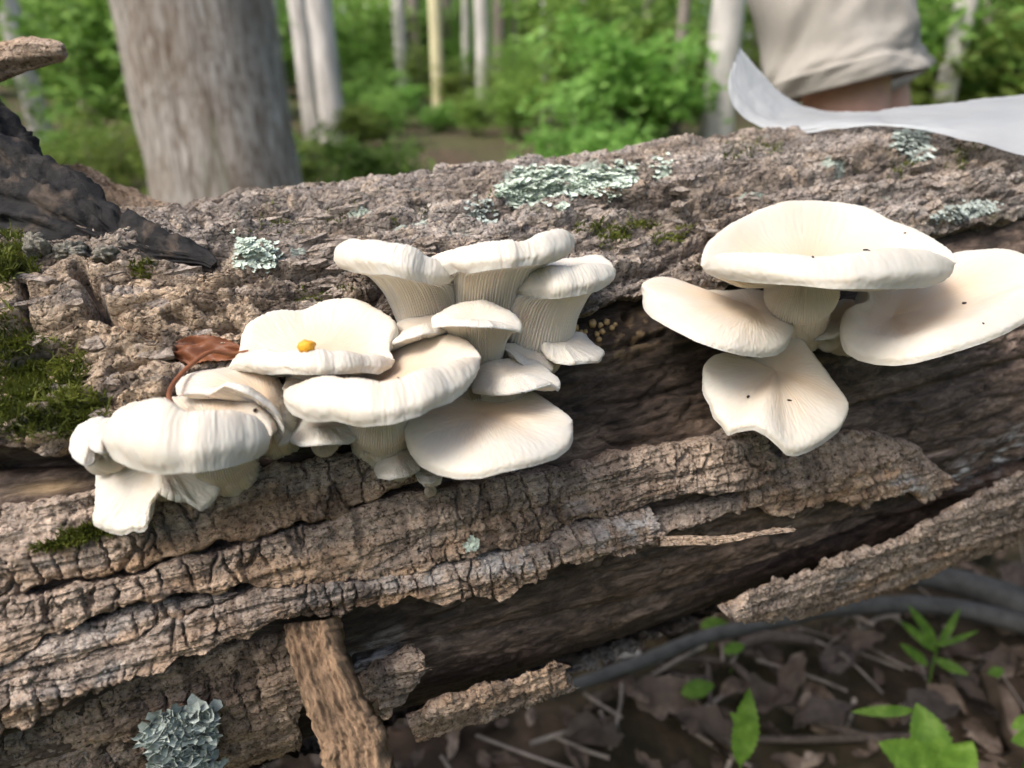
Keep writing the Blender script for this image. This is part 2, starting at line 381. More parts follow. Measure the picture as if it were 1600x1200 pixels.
# ---------------------------------------------------------------- the fallen log
log = empty('fallen_log'); log.matrix_world = LOGM
tag(log, 'fallen rotting log with peeling ridged bark carrying the white mushrooms', 'log')
def proj(l):
    """log frame -> photograph pixel"""
    w = from_log(l) - np.array([0, 0, CAMZ]); dep = w[..., 1] * cp - w[..., 2] * sp_; up = w[..., 1] * sp_ + w[..., 2] * cp
    dep = np.maximum(dep, 0.02)
    return 800 + FPX * w[..., 0] / dep, 600 - FPX * up / dep
def blob(px, py, cx, cy, rx, ry, rot=0.0):
    c, s = math.cos(rot), math.sin(rot); dx, dy = px - cx, py - cy
    return np.exp(-(((dx * c + dy * s) / rx)**2 + ((-dx * s + dy * c) / ry)**2))

# bare wood core
T0, T1 = -4.0, 1.6
tc = np.concatenate([np.linspace(T0, -0.30, 40)[:-1], np.linspace(-0.30, 0.56, 950), np.linspace(0.56, T1, 30)[1:]])
thc = np.concatenate([np.radians(np.linspace(-85, 75, 360)), np.radians(np.linspace(75, 275, 40))[1:-1]])
TT, TH = np.meshgrid(tc, thc, indexing='ij'); WW = TH * R0
PX, PY = proj(cyl(TT, TH, np.full_like(TT, R0)))
w2 = WW + 0.004 * fbm(TT * 12, WW * 30, 3)
ROUGHEND = smooth(-0.35, -0.25, TT)
h = 0.0018 * fbm(TT * 5, w2 * 50, 3) + 0.0005 * ridged(TT * 9, w2 * 210, 3) + 0.0010 * fbm(TT * 45, w2 * 150, 4) + 0.0006 * fbm(TT * 200, w2 * 420, 3) + 0.003 * fbm(TT * 5 + 9, w2 * 9, 2)
f1, f2, cc = worley(TT * 22 + fbm(TT * 30, WW * 30, 2) * 0.4, w2 * 120); h -= 0.0022 * (1 - smooth(0, 0.16, f2 - f1)) * smooth(0.0, 0.4, fbm(TT * 14, WW * 14, 2))
for poly, wd, dp in [([(840, 540), (960, 545), (1040, 520)], 4, 0.004), ([(900, 640), (1000, 625), (1090, 600)], 4, .003), ([(1330, 640), (1480, 600), (1600, 560)], 6, 0.004),
                     ([(560, 1035), (800, 985), (1100, 915), (1500, 790)], 9, 0.006), ([(1210, 840), (1400, 800), (1600, 720)], 7, 0.005), ([(0, 720), (110, 715), (200, 700)], 12, 0.012)]:
    h -= dp * np.exp(-(seg_dist(PX, PY, poly) / wd)**2)
h -= 0.010 * blob(PX, PY, 979, 492, 6, 6)
rot_shade = 0.55 * smooth(-0.1, 0.5, fbm(TT * 4 + 3, WW * 8, 3)) + 0.85 * smooth(-0.28, -0.6, TH); rot_shade = np.clip(rot_shade, 0, 0.93)  # noise-driven dark rot, plus shade painted onto the log's underside
pale = np.clip(0.9 * blob(PX, PY, 75, 762, 45, 9, -0.1) + smooth(0.0, 0.35, fbm(TT * 130, WW * 170, 3)) * (0.9 * blob(PX, PY, 990, 525, 45, 22, -0.6) + 0.5 * blob(PX, PY, 905, 545, 50, 18)), 0, 1)
white = np.clip(smooth(-0.2, 0.3, fbm(TT * 60, WW * 160, 3)) * (0.8 * blob(PX, PY, 585, 1035, 70, 28, -0.3) + 0.9 * blob(PX, PY, 1555, 715, 90, 26, -0.6) + .5 * blob(PX, PY, 1480, 745, 50, 12, -.4)), 0, 1)
Vc = cyl(TT, TH, R0 + h)
nT, nH = TT.shape
F = grid_faces(nT, nH, closev=True)
core = mesh_obj('bare_wood', Vc, F, M_WOOD, log, {'rot_shade': rot_shade, 'pale': pale, 'white': white}); core['label'] = 'dark brown bare rotten wood showing where the bark has fallen'
for e, lab in ((0, 'cut'), (nT - 1, 'cut')):
    ring = Vc[e]; ctr = ring.mean(0); k = np.linspace(0, 1, 8)
    V = ctr + (ring[None] - ctr) * k[:, None, None]; V[..., 0] += 0.02 * fbm(V[..., 1] * 40, V[..., 2] * 40, 3)
    Fe = grid_faces(8, nH, closev=True)
    mesh_obj('end_grain', V, Fe if e else Fe[:, ::-1], M_WOOD, log, {'rot_shade': np.zeros(8 * nH), 'pale': np.full(8 * nH, .3), 'white': np.zeros(8 * nH)})

# upper sheet of bark
LOW = [(-420, 740), (-150, 705), (0, 692), (110, 688), (170, 672), (300, 655), (450, 620), (600, 560), (700, 505), (800, 492), (880, 487), (940, 470), (990, 466), (1080, 455), (1160, 437), (1300, 402), (1400, 382), (1490, 362), (1600, 336), (1760, 298)]
lt, lth, _ = log_hit(*np.array(LOW, float).T, 0.1495)
tu = np.concatenate([np.linspace(T0 + .02, -0.29, 50)[:-1], np.linspace(-0.29, 0.56, 1150), np.linspace(0.56, T1 - .02, 40)[1:]])
thb = np.interp(tu, lt, lth) + (0.0035 * fbm(tu * 60, tu * 0 + 3.3, 4) + 0.0045 * perlin(tu * 17, tu * 0 + 1.1)) / 0.15
TMAX = math.radians(300)
vis = np.linspace(0, 1, 400); RI = 0.1365
rows = []
vv = np.concatenate([np.linspace(0, 0.40, 400), np.linspace(0.40, 1, 50)[1:]])
TH = thb[:, None] + (TMAX - thb[:, None]) * vv[None]; TT = np.repeat(tu[:, None], len(vv), 1); WW = TH * 0.15
PX, PY = proj(cyl(TT, TH, np.full_like(TT, 0.150)))
left = smooth(520, 330, PX) * smooth(-700, -100, PX)
t2 = TT + 0.012 * fbm(TT * 18, WW * 18, 2); w2 = WW + 0.007 * fbm(TT * 14 + 7, WW * 36, 3)
h = 0.0030 * ridged(t2 * 6, w2 * 52, 3) + 0.0025 * fbm(TT * 6, WW * 12, 2)
f1, f2, ca = worley(t2 * 36, w2 * 115); h += 0.0030 * (ca - 0.5) - 0.0030 * (1 - smooth(0, 0.16, f2 - f1)) * smooth(-.3, .2, fbm(TT * 25, WW * 40, 2))
f1, f2, cb = worley(t2 * 85 + 3, w2 * 240 + 5); h += 0.0022 * (cb - 0.5) - 0.0018 * (1 - smooth(0, 0.2, f2 - f1)) * smooth(-.2, .3, fbm(TT * 45 + 5, WW * 60, 2))
v_ = fbm(t2 * 20, w2 * 75, 3) * 5; fl = np.floor(v_); h += 0.0008 * (fl + smooth(0.0, 0.25, v_ - fl))
h += 0.0011 * fbm(TT * 210, WW * 380, 4) + 0.0009 * ridged(TT * 60, WW * 190, 3) - .0004
h += left * (0.0055 * fbm(TT * 26, WW * 30, 3) + 0.002)
for poly, wd, dp in [([(38, 425), (42, 470), (46, 520)], 5, .012), ([(128, 428), (150, 465), (160, 500)], 8, .014), ([(270, 505), (310, 518), (370, 522)], 5, .008), ([(150, 500), (210, 520), (250, 535)], 6, .006),
                     ([(420, 405), (520, 374), (600, 354), (700, 341), (800, 338)], 7, .006), ([(860, 352), (960, 326), (1060, 310), (1200, 290), (1400, 258)], 6, .005), ([(560, 490), (600, 440), (700, 400)], 9, .006),
                     ([(950, 440), (1050, 410), (1110, 380)], 8, .005), ([(1250, 300), (1450, 270), (1600, 235)], 6, .005), ([(300, 345), (420, 322), (560, 300)], 5, .004), ([(640, 318), (760, 300)], 5, .004),
                     ([(180, 590), (260, 565), (330, 560)], 5, .005), ([(20, 560), (140, 545)], 6, .006), ([(250, 450), (340, 455), (430, 430), (520, 420)], 4, .004), ([(300, 480), (420, 470), (520, 450)], 4, .004)]:
    jit = 5 * fbm(TT * 90, WW * 90, 2); dp *= 1.6; wd *= 1.15
    h -= dp * np.exp(-((seg_dist(PX, PY, poly) + jit) / wd)**2)
h -= 0.024 * blob(PX, PY, 347, 392, 24, 11) + 0.012 * blob(PX, PY, 290, 402, 55, 15, .2) + 0.007 * blob(PX, PY, 215, 330, 170, 32, .12)
h += 0.005 * blob(PX, PY, 1430, 330, 160, 40, -.2) + 0.006 * blob(PX, PY, 120, 470, 50, 30) + 0.005 * blob(PX, PY, 240, 590, 80, 30) + 0.004 * blob(PX, PY, 700, 400, 120, 25)
edge = smooth(0, 0.010, (TH - thb[:, None]) * 0.15); h -= 0.004 * (1 - edge)**2
ROUT = 0.1485 + h
pale = np.clip(left * smooth(-0.35, 0.15, fbm(TT * 24, WW * 60, 3) + 0.2) * 0.95 * smooth(380, 450, PY) + 0.35 * smooth(0.25, 0.5, fbm(TT * 70, WW * 160, 3)), 0, 1)
grey = np.clip(0.75 * smooth(-0.3, 0.4, fbm(TT * 9, WW * 26, 3)) * (1 - 0.8 * left), 0, 1)
cell = np.clip(0.5 + (ca - 0.5) * 0.7 + (cb - 0.5) * 0.6, 0, 1)
mn = 0.35 * fbm(TT * 120, WW * 160, 3)
def mp_(x, y, rx, ry, ro=0.0): return -np.log(blob(PX, PY, x, y, rx, ry, ro) + 1e-9)
mint = 0 * TT
for q in ((850, 296, 62, 22), (920, 288, 60, 17), (975, 284, 24, 11), (800, 302, 22, 14), (395, 388, 22, 8, -.3), (400, 412, 32, 8), (1422, 230, 24, 12), (1435, 246, 16, 8), (1505, 333, 46, 10, -.2), (1032, 266, 13, 4), (560, 330, 20, 5), (640, 360, 26, 6), (720, 372, 22, 5), (1180, 300, 24, 6), (1300, 265, 22, 5), (470, 385, 18, 6)): mint = np.maximum(mint, smooth(1.15, .75, mp_(*q) + mn))
# under edge and inner face
wl_n = 7; k = np.linspace(0, 1, wl_n)[:-1]
rw = RI + (ROUT[:, :1] - RI) * k[None]
thw = thb[:, None] + (0.0035 * (1 - k[None]) + 0.0012 * perlin(tu[:, None] * 90, rw * 1400)) / 0.15
Vo = cyl(TT, TH, ROUT); Vw = cyl(np.repeat(tu[:, None], wl_n - 1, 1), thw, rw)
V = np.concatenate([Vw, Vo], 1); nu_, nv_ = V.shape[:2]
pad = lambda a: np.concatenate([np.repeat(a[:, :1], wl_n - 1, 1), a], 1)
up_ = mesh_obj('bark_sheet', V, grid_faces(nu_, nv_), M_UPPER, log, {'pale': pad(pale), 'grey': pad(grey), 'white': np.zeros((nu_, nv_)), 'cell': pad(cell), 'mint': pad(mint)})
up_['label'] = 'rough flaky grey-brown bark covering the upper log'
def bark_r(t, th):
    i = np.interp(t, tu, np.arange(len(tu))); b = np.interp(t, tu, thb); v = np.clip((th - b) / (TMAX - b), 0, 1)
    j = np.interp(v, vv, np.arange(len(vv))); return ROUT[np.round(i).astype(int), np.round(j).astype(int)]

# ridged strips of bark along the flank
def strip(name, top, bot, r_out, r_in, seed, label=None, whites=(), step=0.00055, crack=1.0, greyamt=0.55, rag=1.0, taper=(0, 1), lift=None):
    def edge(poly):
        q = np.array(poly, float); t, th, _ = log_hit(q[:, 0], q[:, 1], r_out); return t, th
    ta, tha = edge(top); tb, thb_ = edge(bot)
    L = max(ta[-1], tb[-1]) - min(ta[0], tb[0]); nu = int(min(L / step, 1100)); 
    u = np.linspace(0, 1, nu)
    A = resample(np.stack([ta, tha * r_out], -1), nu); B = resample(np.stack([tb, thb_ * r_out], -1), nu)
    sx = seed * 13.7
    A[:, 1] += rag * (0.0016 * fbm(A[:, 0] * 110 + sx, A[:, 0] * 0 + sx, 4)); B[:, 1] += rag * (0.0030 * fbm(B[:, 0] * 70 + sx, B[:, 0] * 0 - sx, 4))
    wmax = np.abs(A[:, 1] - B[:, 1]).max(); nv = int(np.clip(wmax / 0.0006, 10, 110))
    v = np.linspace(0, 1, nv)[None]
    t = A[:, :1] * (1 - v) + B[:, :1] * v; w = A[:, 1:] * (1 - v) + B[:, 1:] * v
    e = (1 - smooth(0, 0.012, u))[:, None] * taper[0] - (1 - smooth(0, 0.012, 1 - u))[:, None] * taper[1]
    t = t + e * 0.006 * fbm(v * 7 + seed, v * 0 + seed * 2.0, 3)
    px, py = proj(cyl(t, w / r_out, np.full_like(t, r_out)))
    ww = w + 0.002 * fbm(t * 14 + sx, w * 25, 2)
    width = np.abs(A[:, 1:] - B[:, 1:]) + 1e-6
    dedge = np.minimum(v, 1 - v) * width
    vn = v + 0.12 * fbm(t * 30 + sx, v * 2 + sx, 2); h = -0.0022 * (1 - smooth(0, 0.0014, dedge))**1.5 - np.minimum(.0030, width * .13) * (1 - smooth(0.0, 0.5, vn))
    h = h + 0.0010 * fbm(t * 9 + sx, ww * 70, 3) + .0009 * np.floor(2.2 * fbm(t * 10 + sx, ww * 130 + 4, 2)) + 0.0010 * fbm(t * 22 + sx, ww * 330, 3) + 0.0008 * fbm(t * 260, w * 300, 3)
    tj = t + 0.0016 * fbm(t * 60 + sx, w * 130, 3)
    m = smooth(-0.25, 0.35, fbm(t * 20 + sx, w * 40, 2))
    f1, f2, c1 = worley(tj * 125 + sx, ww * 30); h -= crack * 0.0036 * (1 - smooth(0.0, 0.12, f2 - f1)) * m; h = h + 0.0006 * (c1 - 0.5)
    f1, f2, c2 = worley(tj * 270 + sx, ww * 95); h -= crack * 0.0011 * (1 - smooth(0.0, 0.18, f2 - f1)) * smooth(-0.1, 0.4, fbm(t * 30 - sx, w * 50 + 4, 2)); h = h + 0.0004 * (c2 - .5)
    if lift: h = h + lift(u)[:, None]
    r = r_out + h
    Vo = cyl(t, w / r_out, r)
    kb = np.linspace(0, 1, 7)[1:-1][None]
    rb = r[:, -1:] + (r_in - r[:, -1:]) * kb; wb = B[:, 1:] + 0.0025 * kb + 0.0012 * fbm(B[:, :1] * 40, rb * 1500 + sx, 2)
    Vb = cyl(np.repeat(t[:, -1:], 5, 1), wb / r_out, rb)
    ki = np.linspace(0, 1, 4)[None]; wi = B[:, 1:] + .0025 + (A[:, 1:] - .001 - B[:, 1:] - .0025) * ki
    Vi = cyl(t[:, -1:] + (t[:, :1] - t[:, -1:]) * ki, wi / r_out, np.full_like(wi, r_in) - 0.002 * np.abs(fbm(wi * 90, wi * 0 + t[:, :1] * 60, 2)))
    kt = np.linspace(1, 0, 7)[1:-1][None]
    rt = r[:, :1] + (r_in - r[:, :1]) * kt; wt = A[:, 1:] - 0.001 * kt + 0.0009 * fbm(A[:, :1] * 40, rt * 1500 - sx, 2)
    Vt = cyl(np.repeat(t[:, :1], 5, 1), wt / r_out, rt)
    V = np.concatenate([Vo, Vb, Vi, Vt], 1); n2 = V.shape[1]
    F = grid_faces(nu, n2, closev=True)
    q = np.arange(n2)
    cap0 = V[0].mean(0); cap1 = V[-1].mean(0); Vall = np.concatenate([V.reshape(-1, 3), cap0[None], cap1[None]])
    i0 = nu * n2
    def fan(c, row, flip):
        a = row * n2 + q; b = row * n2 + (q + 1) % n2; cc_ = np.full(n2, c)
        f = np.stack([cc_, a, b, b], -1) if flip else np.stack([cc_, b, a, a], -1); return f
    white = np.zeros_like(t)
    for (cx, cy, rx, ry, ro, am) in whites: white = np.maximum(white, am * blob(px, py, cx, cy, rx, ry, ro) * smooth(-0.3, 0.25, fbm(t * 90, w * 150, 3)))
    grey = np.clip(1.15 * greyamt * smooth(0.85, 0.30, v + 0.5 * fbm(t * 20 + sx, w * 60, 3)), 0, 1)
    cell = np.clip(0.5 + (c1 - 0.5) * 0.6 + (c2 - 0.5) * 0.5, 0, 1)
    def ext(a): return np.r_[np.concatenate([a, np.repeat(a[:, -1:], 5, 1), np.repeat(a[:, -1:], 4, 1), np.repeat(a[:, :1], 5, 1)], 1).ravel(), 0, 0]
    tri = np.concatenate([fan(i0, 0, False), fan(i0 + 1, nu - 1, True)])[:, :3]
    me_f = [F]
    # triangles appended as quads with a tiny split keep one face array: use two objects' worth of lists instead
    Fq = np.concatenate([F, np.concatenate([tri, tri[:, 2:3]], 1)]) if False else F
    o = mesh_obj(name, V, Fq, M_BARK, log, {'pale': ext(np.zeros_like(t))[:-2], 'grey': ext(grey)[:-2], 'white': ext(white)[:-2], 'cell': ext(cell)[:-2]})
    # close the two ends
    me = o.data
    import bmesh
    bm = bmesh.new(); bm.from_mesh(me); bm.verts.ensure_lookup_table()
    for row, rev in ((0, False), (nu - 1, True)):
        vs = [bm.verts[row * n2 + i] for i in range(n2)]
        try: bm.faces.new(vs if rev else vs[::-1])
        except ValueError: pass
    bm.to_mesh(me); bm.free()
    if label: o['label'] = label
    return o
CR1 = [(-420, 1010), (-150, 960), (0, 934), (94, 915), (158, 905), (200, 902), (255, 877), (375, 849), (487, 817), (560, 790), (600, 772), (640, 752)]
CR2L = [(-420, 1210), (-150, 1105), (0, 1041), (50, 1013), (67, 999), (161, 967), (240, 938), (356, 932), (397, 921), (525, 911), (594, 904), (717, 881), (807, 862), (860, 842), (912, 819), (970, 802), (1025, 789), (1074, 781), (1130, 775), (1195, 766)]
sh = lambda poly, d: [(x, y + d) for x, y in poly]
strip('bark_ridge', [(-420, 830), (-150, 800), (0, 783), (100, 768), (200, 748), (340, 742), (440, 722), (520, 706), (590, 700), (640, 715)], CR1, 0.1500, 0.132, 1, 'bark ridge under the left mushroom cluster', greyamt=.5, whites=[(80, 880, 30, 12, 0, .5)])
strip('bark_ridge', sh(CR1[:-1], 7) + [(640, 775), (760, 752), (900, 733), (985, 708), (1050, 700), (1110, 690), (1160, 676), (1198, 676), (1208, 690)],
      CR2L, 0.1525, 0.134, 2, 'long bark ridge running below the mushrooms', greyamt=.45, whites=[(735, 880, 10, 8, 0, .6), (900, 790, 25, 10, 0, .4), (1150, 700, 30, 14, 0, .35)])
strip('bark_ridge', [(-420, 1225), (-150, 1112), (0, 1046), (50, 1019), (67, 1005), (161, 974), (240, 945), (300, 940), (352, 936)],
      [(-420, 1270), (-150, 1150), (0, 1069), (94, 1039), (187, 1009), (262, 975), (337, 949), (362, 938)], 0.1520, 0.134, 3, greyamt=.7, whites=[(170, 990, 50, 10, -.3, .3)])
strip('bark_ridge', [(-420, 1285), (-150, 1160), (0, 1076), (94, 1046), (187, 1016), (262, 982), (337, 955), (365, 944), (397, 929), (525, 918), (594, 911), (717, 888), (807, 869), (860, 850), (912, 828), (970, 812), (1030, 802)],
      [(-420, 1390), (-150, 1250), (0, 1157), (37, 1142), (124, 1104), (187, 1067), (225, 1052), (292, 1029), (386, 999), (412, 982), (506, 970), (560, 957), (600, 950), (640, 943), (700, 948), (800, 932), (875, 896), (940, 877), (1034, 854)],
      0.1560, 0.136, 4, 'lowest bark ridge with a broken right end', greyamt=.55, whites=[(150, 1062, 80, 10, -.35, .6), (650, 905, 60, 14, -.1, .8), (800, 880, 70, 14, -.2, .9), (980, 830, 60, 18, -.25, 1.0), (560, 915, 40, 8, -.1, .6)])
strip('bark_ridge', [(1196, 700), (1240, 722), (1290, 700), (1330, 682), (1400, 684), (1440, 700), (1480, 742)], [(1165, 792), (1210, 797), (1240, 806), (1270, 790), (1320, 788), (1352, 798), (1390, 778), (1460, 786), (1492, 770)], 0.1490, 0.134, 5, 'bark ridge below the lowest right mushroom', whites=[(1425, 760, 38, 18, .4, 1.0), (1340, 690, 20, 8, 0, .3)], greyamt=.4, rag=1.5)
strip('bark_plate', [(-420, 1400), (-150, 1265), (0, 1168), (120, 1115), (230, 1062), (390, 1012), (470, 1003)], [(-420, 1640), (-150, 1520), (0, 1440), (180, 1360), (330, 1310), (480, 1280)], 0.1440, 0.130, 6, 'shaded bark plate under the lowest ridge', greyamt=.3, step=.0007, whites=[(280, 1180, 60, 14, 0, .5), (130, 1190, 80, 12, 0, .4)])
strip('wood_sliver', [(1032, 806), (1090, 795), (1150, 784), (1215, 775)], [(1034, 836), (1090, 822), (1150, 806), (1225, 790)], 0.1470, 0.136, 7, crack=.3)
strip('loose_bark_strip', [(1132, 962), (1200, 932), (1290, 902), (1302, 886), (1380, 866), (1450, 836), (1500, 800), (1560, 772), (1620, 745), (1760, 690)],
      [(1140, 972), (1182, 976), (1285, 956), (1440, 906), (1520, 880), (1600, 850), (1640, 838), (1780, 800)], 0.1600, 0.1535, 8, 'loose bark strip hanging below the right end of the log', greyamt=.5, whites=[(1320, 915, 25, 12, -.3, .5)], crack=.6, rag=2.0)
strip('loose_bark_strip', [(640, 1140), (700, 1105), (790, 1085), (880, 1052)], [(650, 1164), (720, 1142), (800, 1112), (896, 1084)], 0.1620, 0.156, 9, crack=.5, greyamt=.2, rag=1.6)
strip('loose_bark_strip', [(560, 1092), (600, 1062), (640, 1042), (660, 1036)], [(575, 1150), (600, 1125), (640, 1092), (662, 1050)], 0.1520, 0.141, 10, crack=.6, greyamt=.2, rag=1.6)

# slab, limb, stub, flap
def px_loft(name, rowsL, rowsR, depL, depR, thick, m, parent, n=120, k=50, seed=0, amp=0.0015, attrs=True):
    """solid slab between two pixel polylines with depths, in the log frame"""
    A = crv([P(x, y, d) for (x, y), d in zip(rowsL, depL)], n); B = crv([P(x, y, d) for (x, y), d in zip(rowsR, depR)], n)
    s = np.linspace(0, 1, n)
    A[:, 0] += 0.001 * fbm(s * 14 + seed, s * 0 + seed, 4); B[:, 0] += 0.001 * fbm(s * 14 - seed, s * 0 + 5 + seed, 4)
    v = np.linspace(0, 1, k)[None, :, None]; G = A[:, None] * (1 - v) + B[:, None] * v
    du = np.gradient(G, axis=0); dv = np.gradient(G, axis=1); N = np.cross(du, dv); N /= np.linalg.norm(N, axis=2, keepdims=True) + 1e-12
    cam_ = np.array([0, 0, CAMZ]) - G; N *= np.sign((N * cam_).sum(-1, keepdims=True))
    S, Vv = np.meshgrid(s, v.ravel(), indexing='ij')
    e = np.minimum(Vv, 1 - Vv)
    hh = amp * (1.5 * fbm(Vv * 5 + seed, S * 4, 3) + 0.8 * fbm(Vv * 16, S * 9 + seed, 3) + 0.4 * fbm(Vv * 40, S * 40, 2)) - 0.004 * (1 - smooth(0, 0.12, e))**2
    Fr = G + N * hh[..., None]; Bk = G - N * (thick + 0.003 * np.abs(fbm(Vv * 6 + 3, S * 8 + seed, 3)))[..., None]
    V = np.concatenate([Fr, Bk[:, ::-1]], 1); n2 = V.shape[1]
    F = [tuple(q) for q in grid_faces(n, n2, closev=True)] + [tuple(range(n2))[::-1], tuple(range((n - 1) * n2, n * n2))]
    z = np.zeros(n * n2); at = {'pale': np.tile(np.r_[0.35 * np.ones(k), 0.2 * np.ones(k)], n), 'grey': z + .12, 'white': z, 'cell': np.clip(0.55 + .3 * fbm(np.repeat(s, n2) * 60, np.tile(np.arange(n2), n) * .3, 2), 0, 1), 'rot_shade': z}
    return mesh_obj(name, to_log(V), F, m, parent, at)
o = px_loft('bark_slab', [(436, 975), (446, 1020), (470, 1100), (490, 1160), (505, 1215), (545, 1330)], [(512, 968), (528, 1020), (560, 1095), (588, 1150), (606, 1215), (650, 1330)], [.286, .282, .276, .273, .272, .270], [.284, .281, .276, .273, .272, .270], 0.013, M_SLAB, log, seed=3)
o['label'] = 'upright bark slab leaning under the lowest ridge'
px_loft('bark_slab', [(566, 1105), (580, 1145), (590, 1190), (610, 1260)], [(582, 1100), (600, 1160), (606, 1200), (632, 1270)], [.292, .29, .288, .286], [.292, .29, .288, .286], 0.008, M_SLAB, log, n=70, k=20, seed=5)
px_loft('wood_sliver', [(1032, 838), (1080, 836), (1127, 840), (1180, 834), (1244, 827)], [(1032, 855), (1080, 853), (1127, 852), (1180, 840), (1240, 832)], [.316, .318, .32, .322, .326], [.315, .317, .32, .322, .326], 0.003, M_BARK, log, n=80, k=12, seed=6, amp=.0005)

# blackened limb flaring out of the log top
def limb(name, pts, m, n=150, k=64, seed=0, amp=1.0):
    q = np.array(pts, float); c = crv(np.c_[P(q[:, 0], q[:, 1], q[:, 2]), q[:, 3]], n)
    V, F = tube(c[:, :3], c[:, 3], k); V = V.reshape(n, k, 3); ctr = c[:, None, :3]; N = V - ctr; N /= np.linalg.norm(N, axis=2, keepdims=True)
    s = np.r_[0, np.cumsum(np.linalg.norm(np.diff(c[:, :3], axis=0), axis=1))][:, None] + np.zeros((1, k)); a = np.linspace(0, 2 * math.pi, k, endpoint=False)[None] + 0 * s
    ca_, sa_ = np.cos(a), np.sin(a)
    h = amp * (0.009 * fbm(ca_ * 1.2 + seed + s * 9, sa_ * 1.2 + s * 14, 3) + 0.0030 * fbm(ca_ * 6 + s * 20, sa_ * 6 + s * 60 + seed, 4))
    f1, f2, cc = worley(s * 13 + seed + .4 * ca_, a * .9 + 0.5 * fbm(s * 30, a, 2)); h += amp * (0.0015 * (cc - 0.5) - 0.0042 * (1 - smooth(0, 0.07, f2 - f1)) * smooth(-.5, .0, fbm(s * 12, a * .7, 2)))
    V = V + N * (h * np.minimum(1, c[:, None, 3] / 0.012))[..., None]
    return mesh_obj(name, to_log(V.reshape(-1, 3)), F, m, log)
o = limb('broken_limb', [(335, 418, .311, .002), (316, 409, .314, .0036), (265, 402, .318, .0078), (210, 391, .323, .0112), (156, 371, .329, .0142), (88, 340, .336, .0180), (32, 309, .343, .0212), (-22, 275, .350, .0240), (-74, 195, .362, .0265), (-200, 30, .39, .028), (-420, -200, .43, .027), (-560, -380, .47, .022)], M_CHAR, seed=2)
o['label'] = 'blackened smooth limb base rising out of the log'
o = limb('branch_stub', [(-200, 20, .41, .012), (-110, 112, .385, .010), (-50, 118, .375, .0082), (0, 97, .37, .0078), (45, 82, .368, .0072), (75, 80, .367, .0056), (96, 80, .366, .0042), (101, 80, .366, .002)], M_BARK, n=90, k=40, seed=5, amp=.35)
for kk in ('pale', 'grey', 'cell', 'white'):
    at = o.data.attributes.new(kk, 'FLOAT', 'POINT'); at.data.foreach_set('value', np.full(len(o.data.vertices), {'pale': .25, 'grey': .25, 'cell': .55, 'white': 0}[kk], np.float32))
o['label'] = 'short broken branch stub'
px_loft('bark_flap', [(70, 246), (88, 250), (112, 256), (142, 261), (175, 280), (215, 293), (245, 308), (285, 324), (305, 340)], [(80, 275), (95, 278), (125, 288), (150, 300), (185, 322), (222, 345), (255, 362), (290, 385), (310, 395)], [.425, .425, .425, .424, .424, .423, .422, .421, .42], [.418, .416, .414, .412, .411, .41, .41, .41, .41], 0.004, M_BARK, log, n=160, k=24, seed=8, amp=.0022)

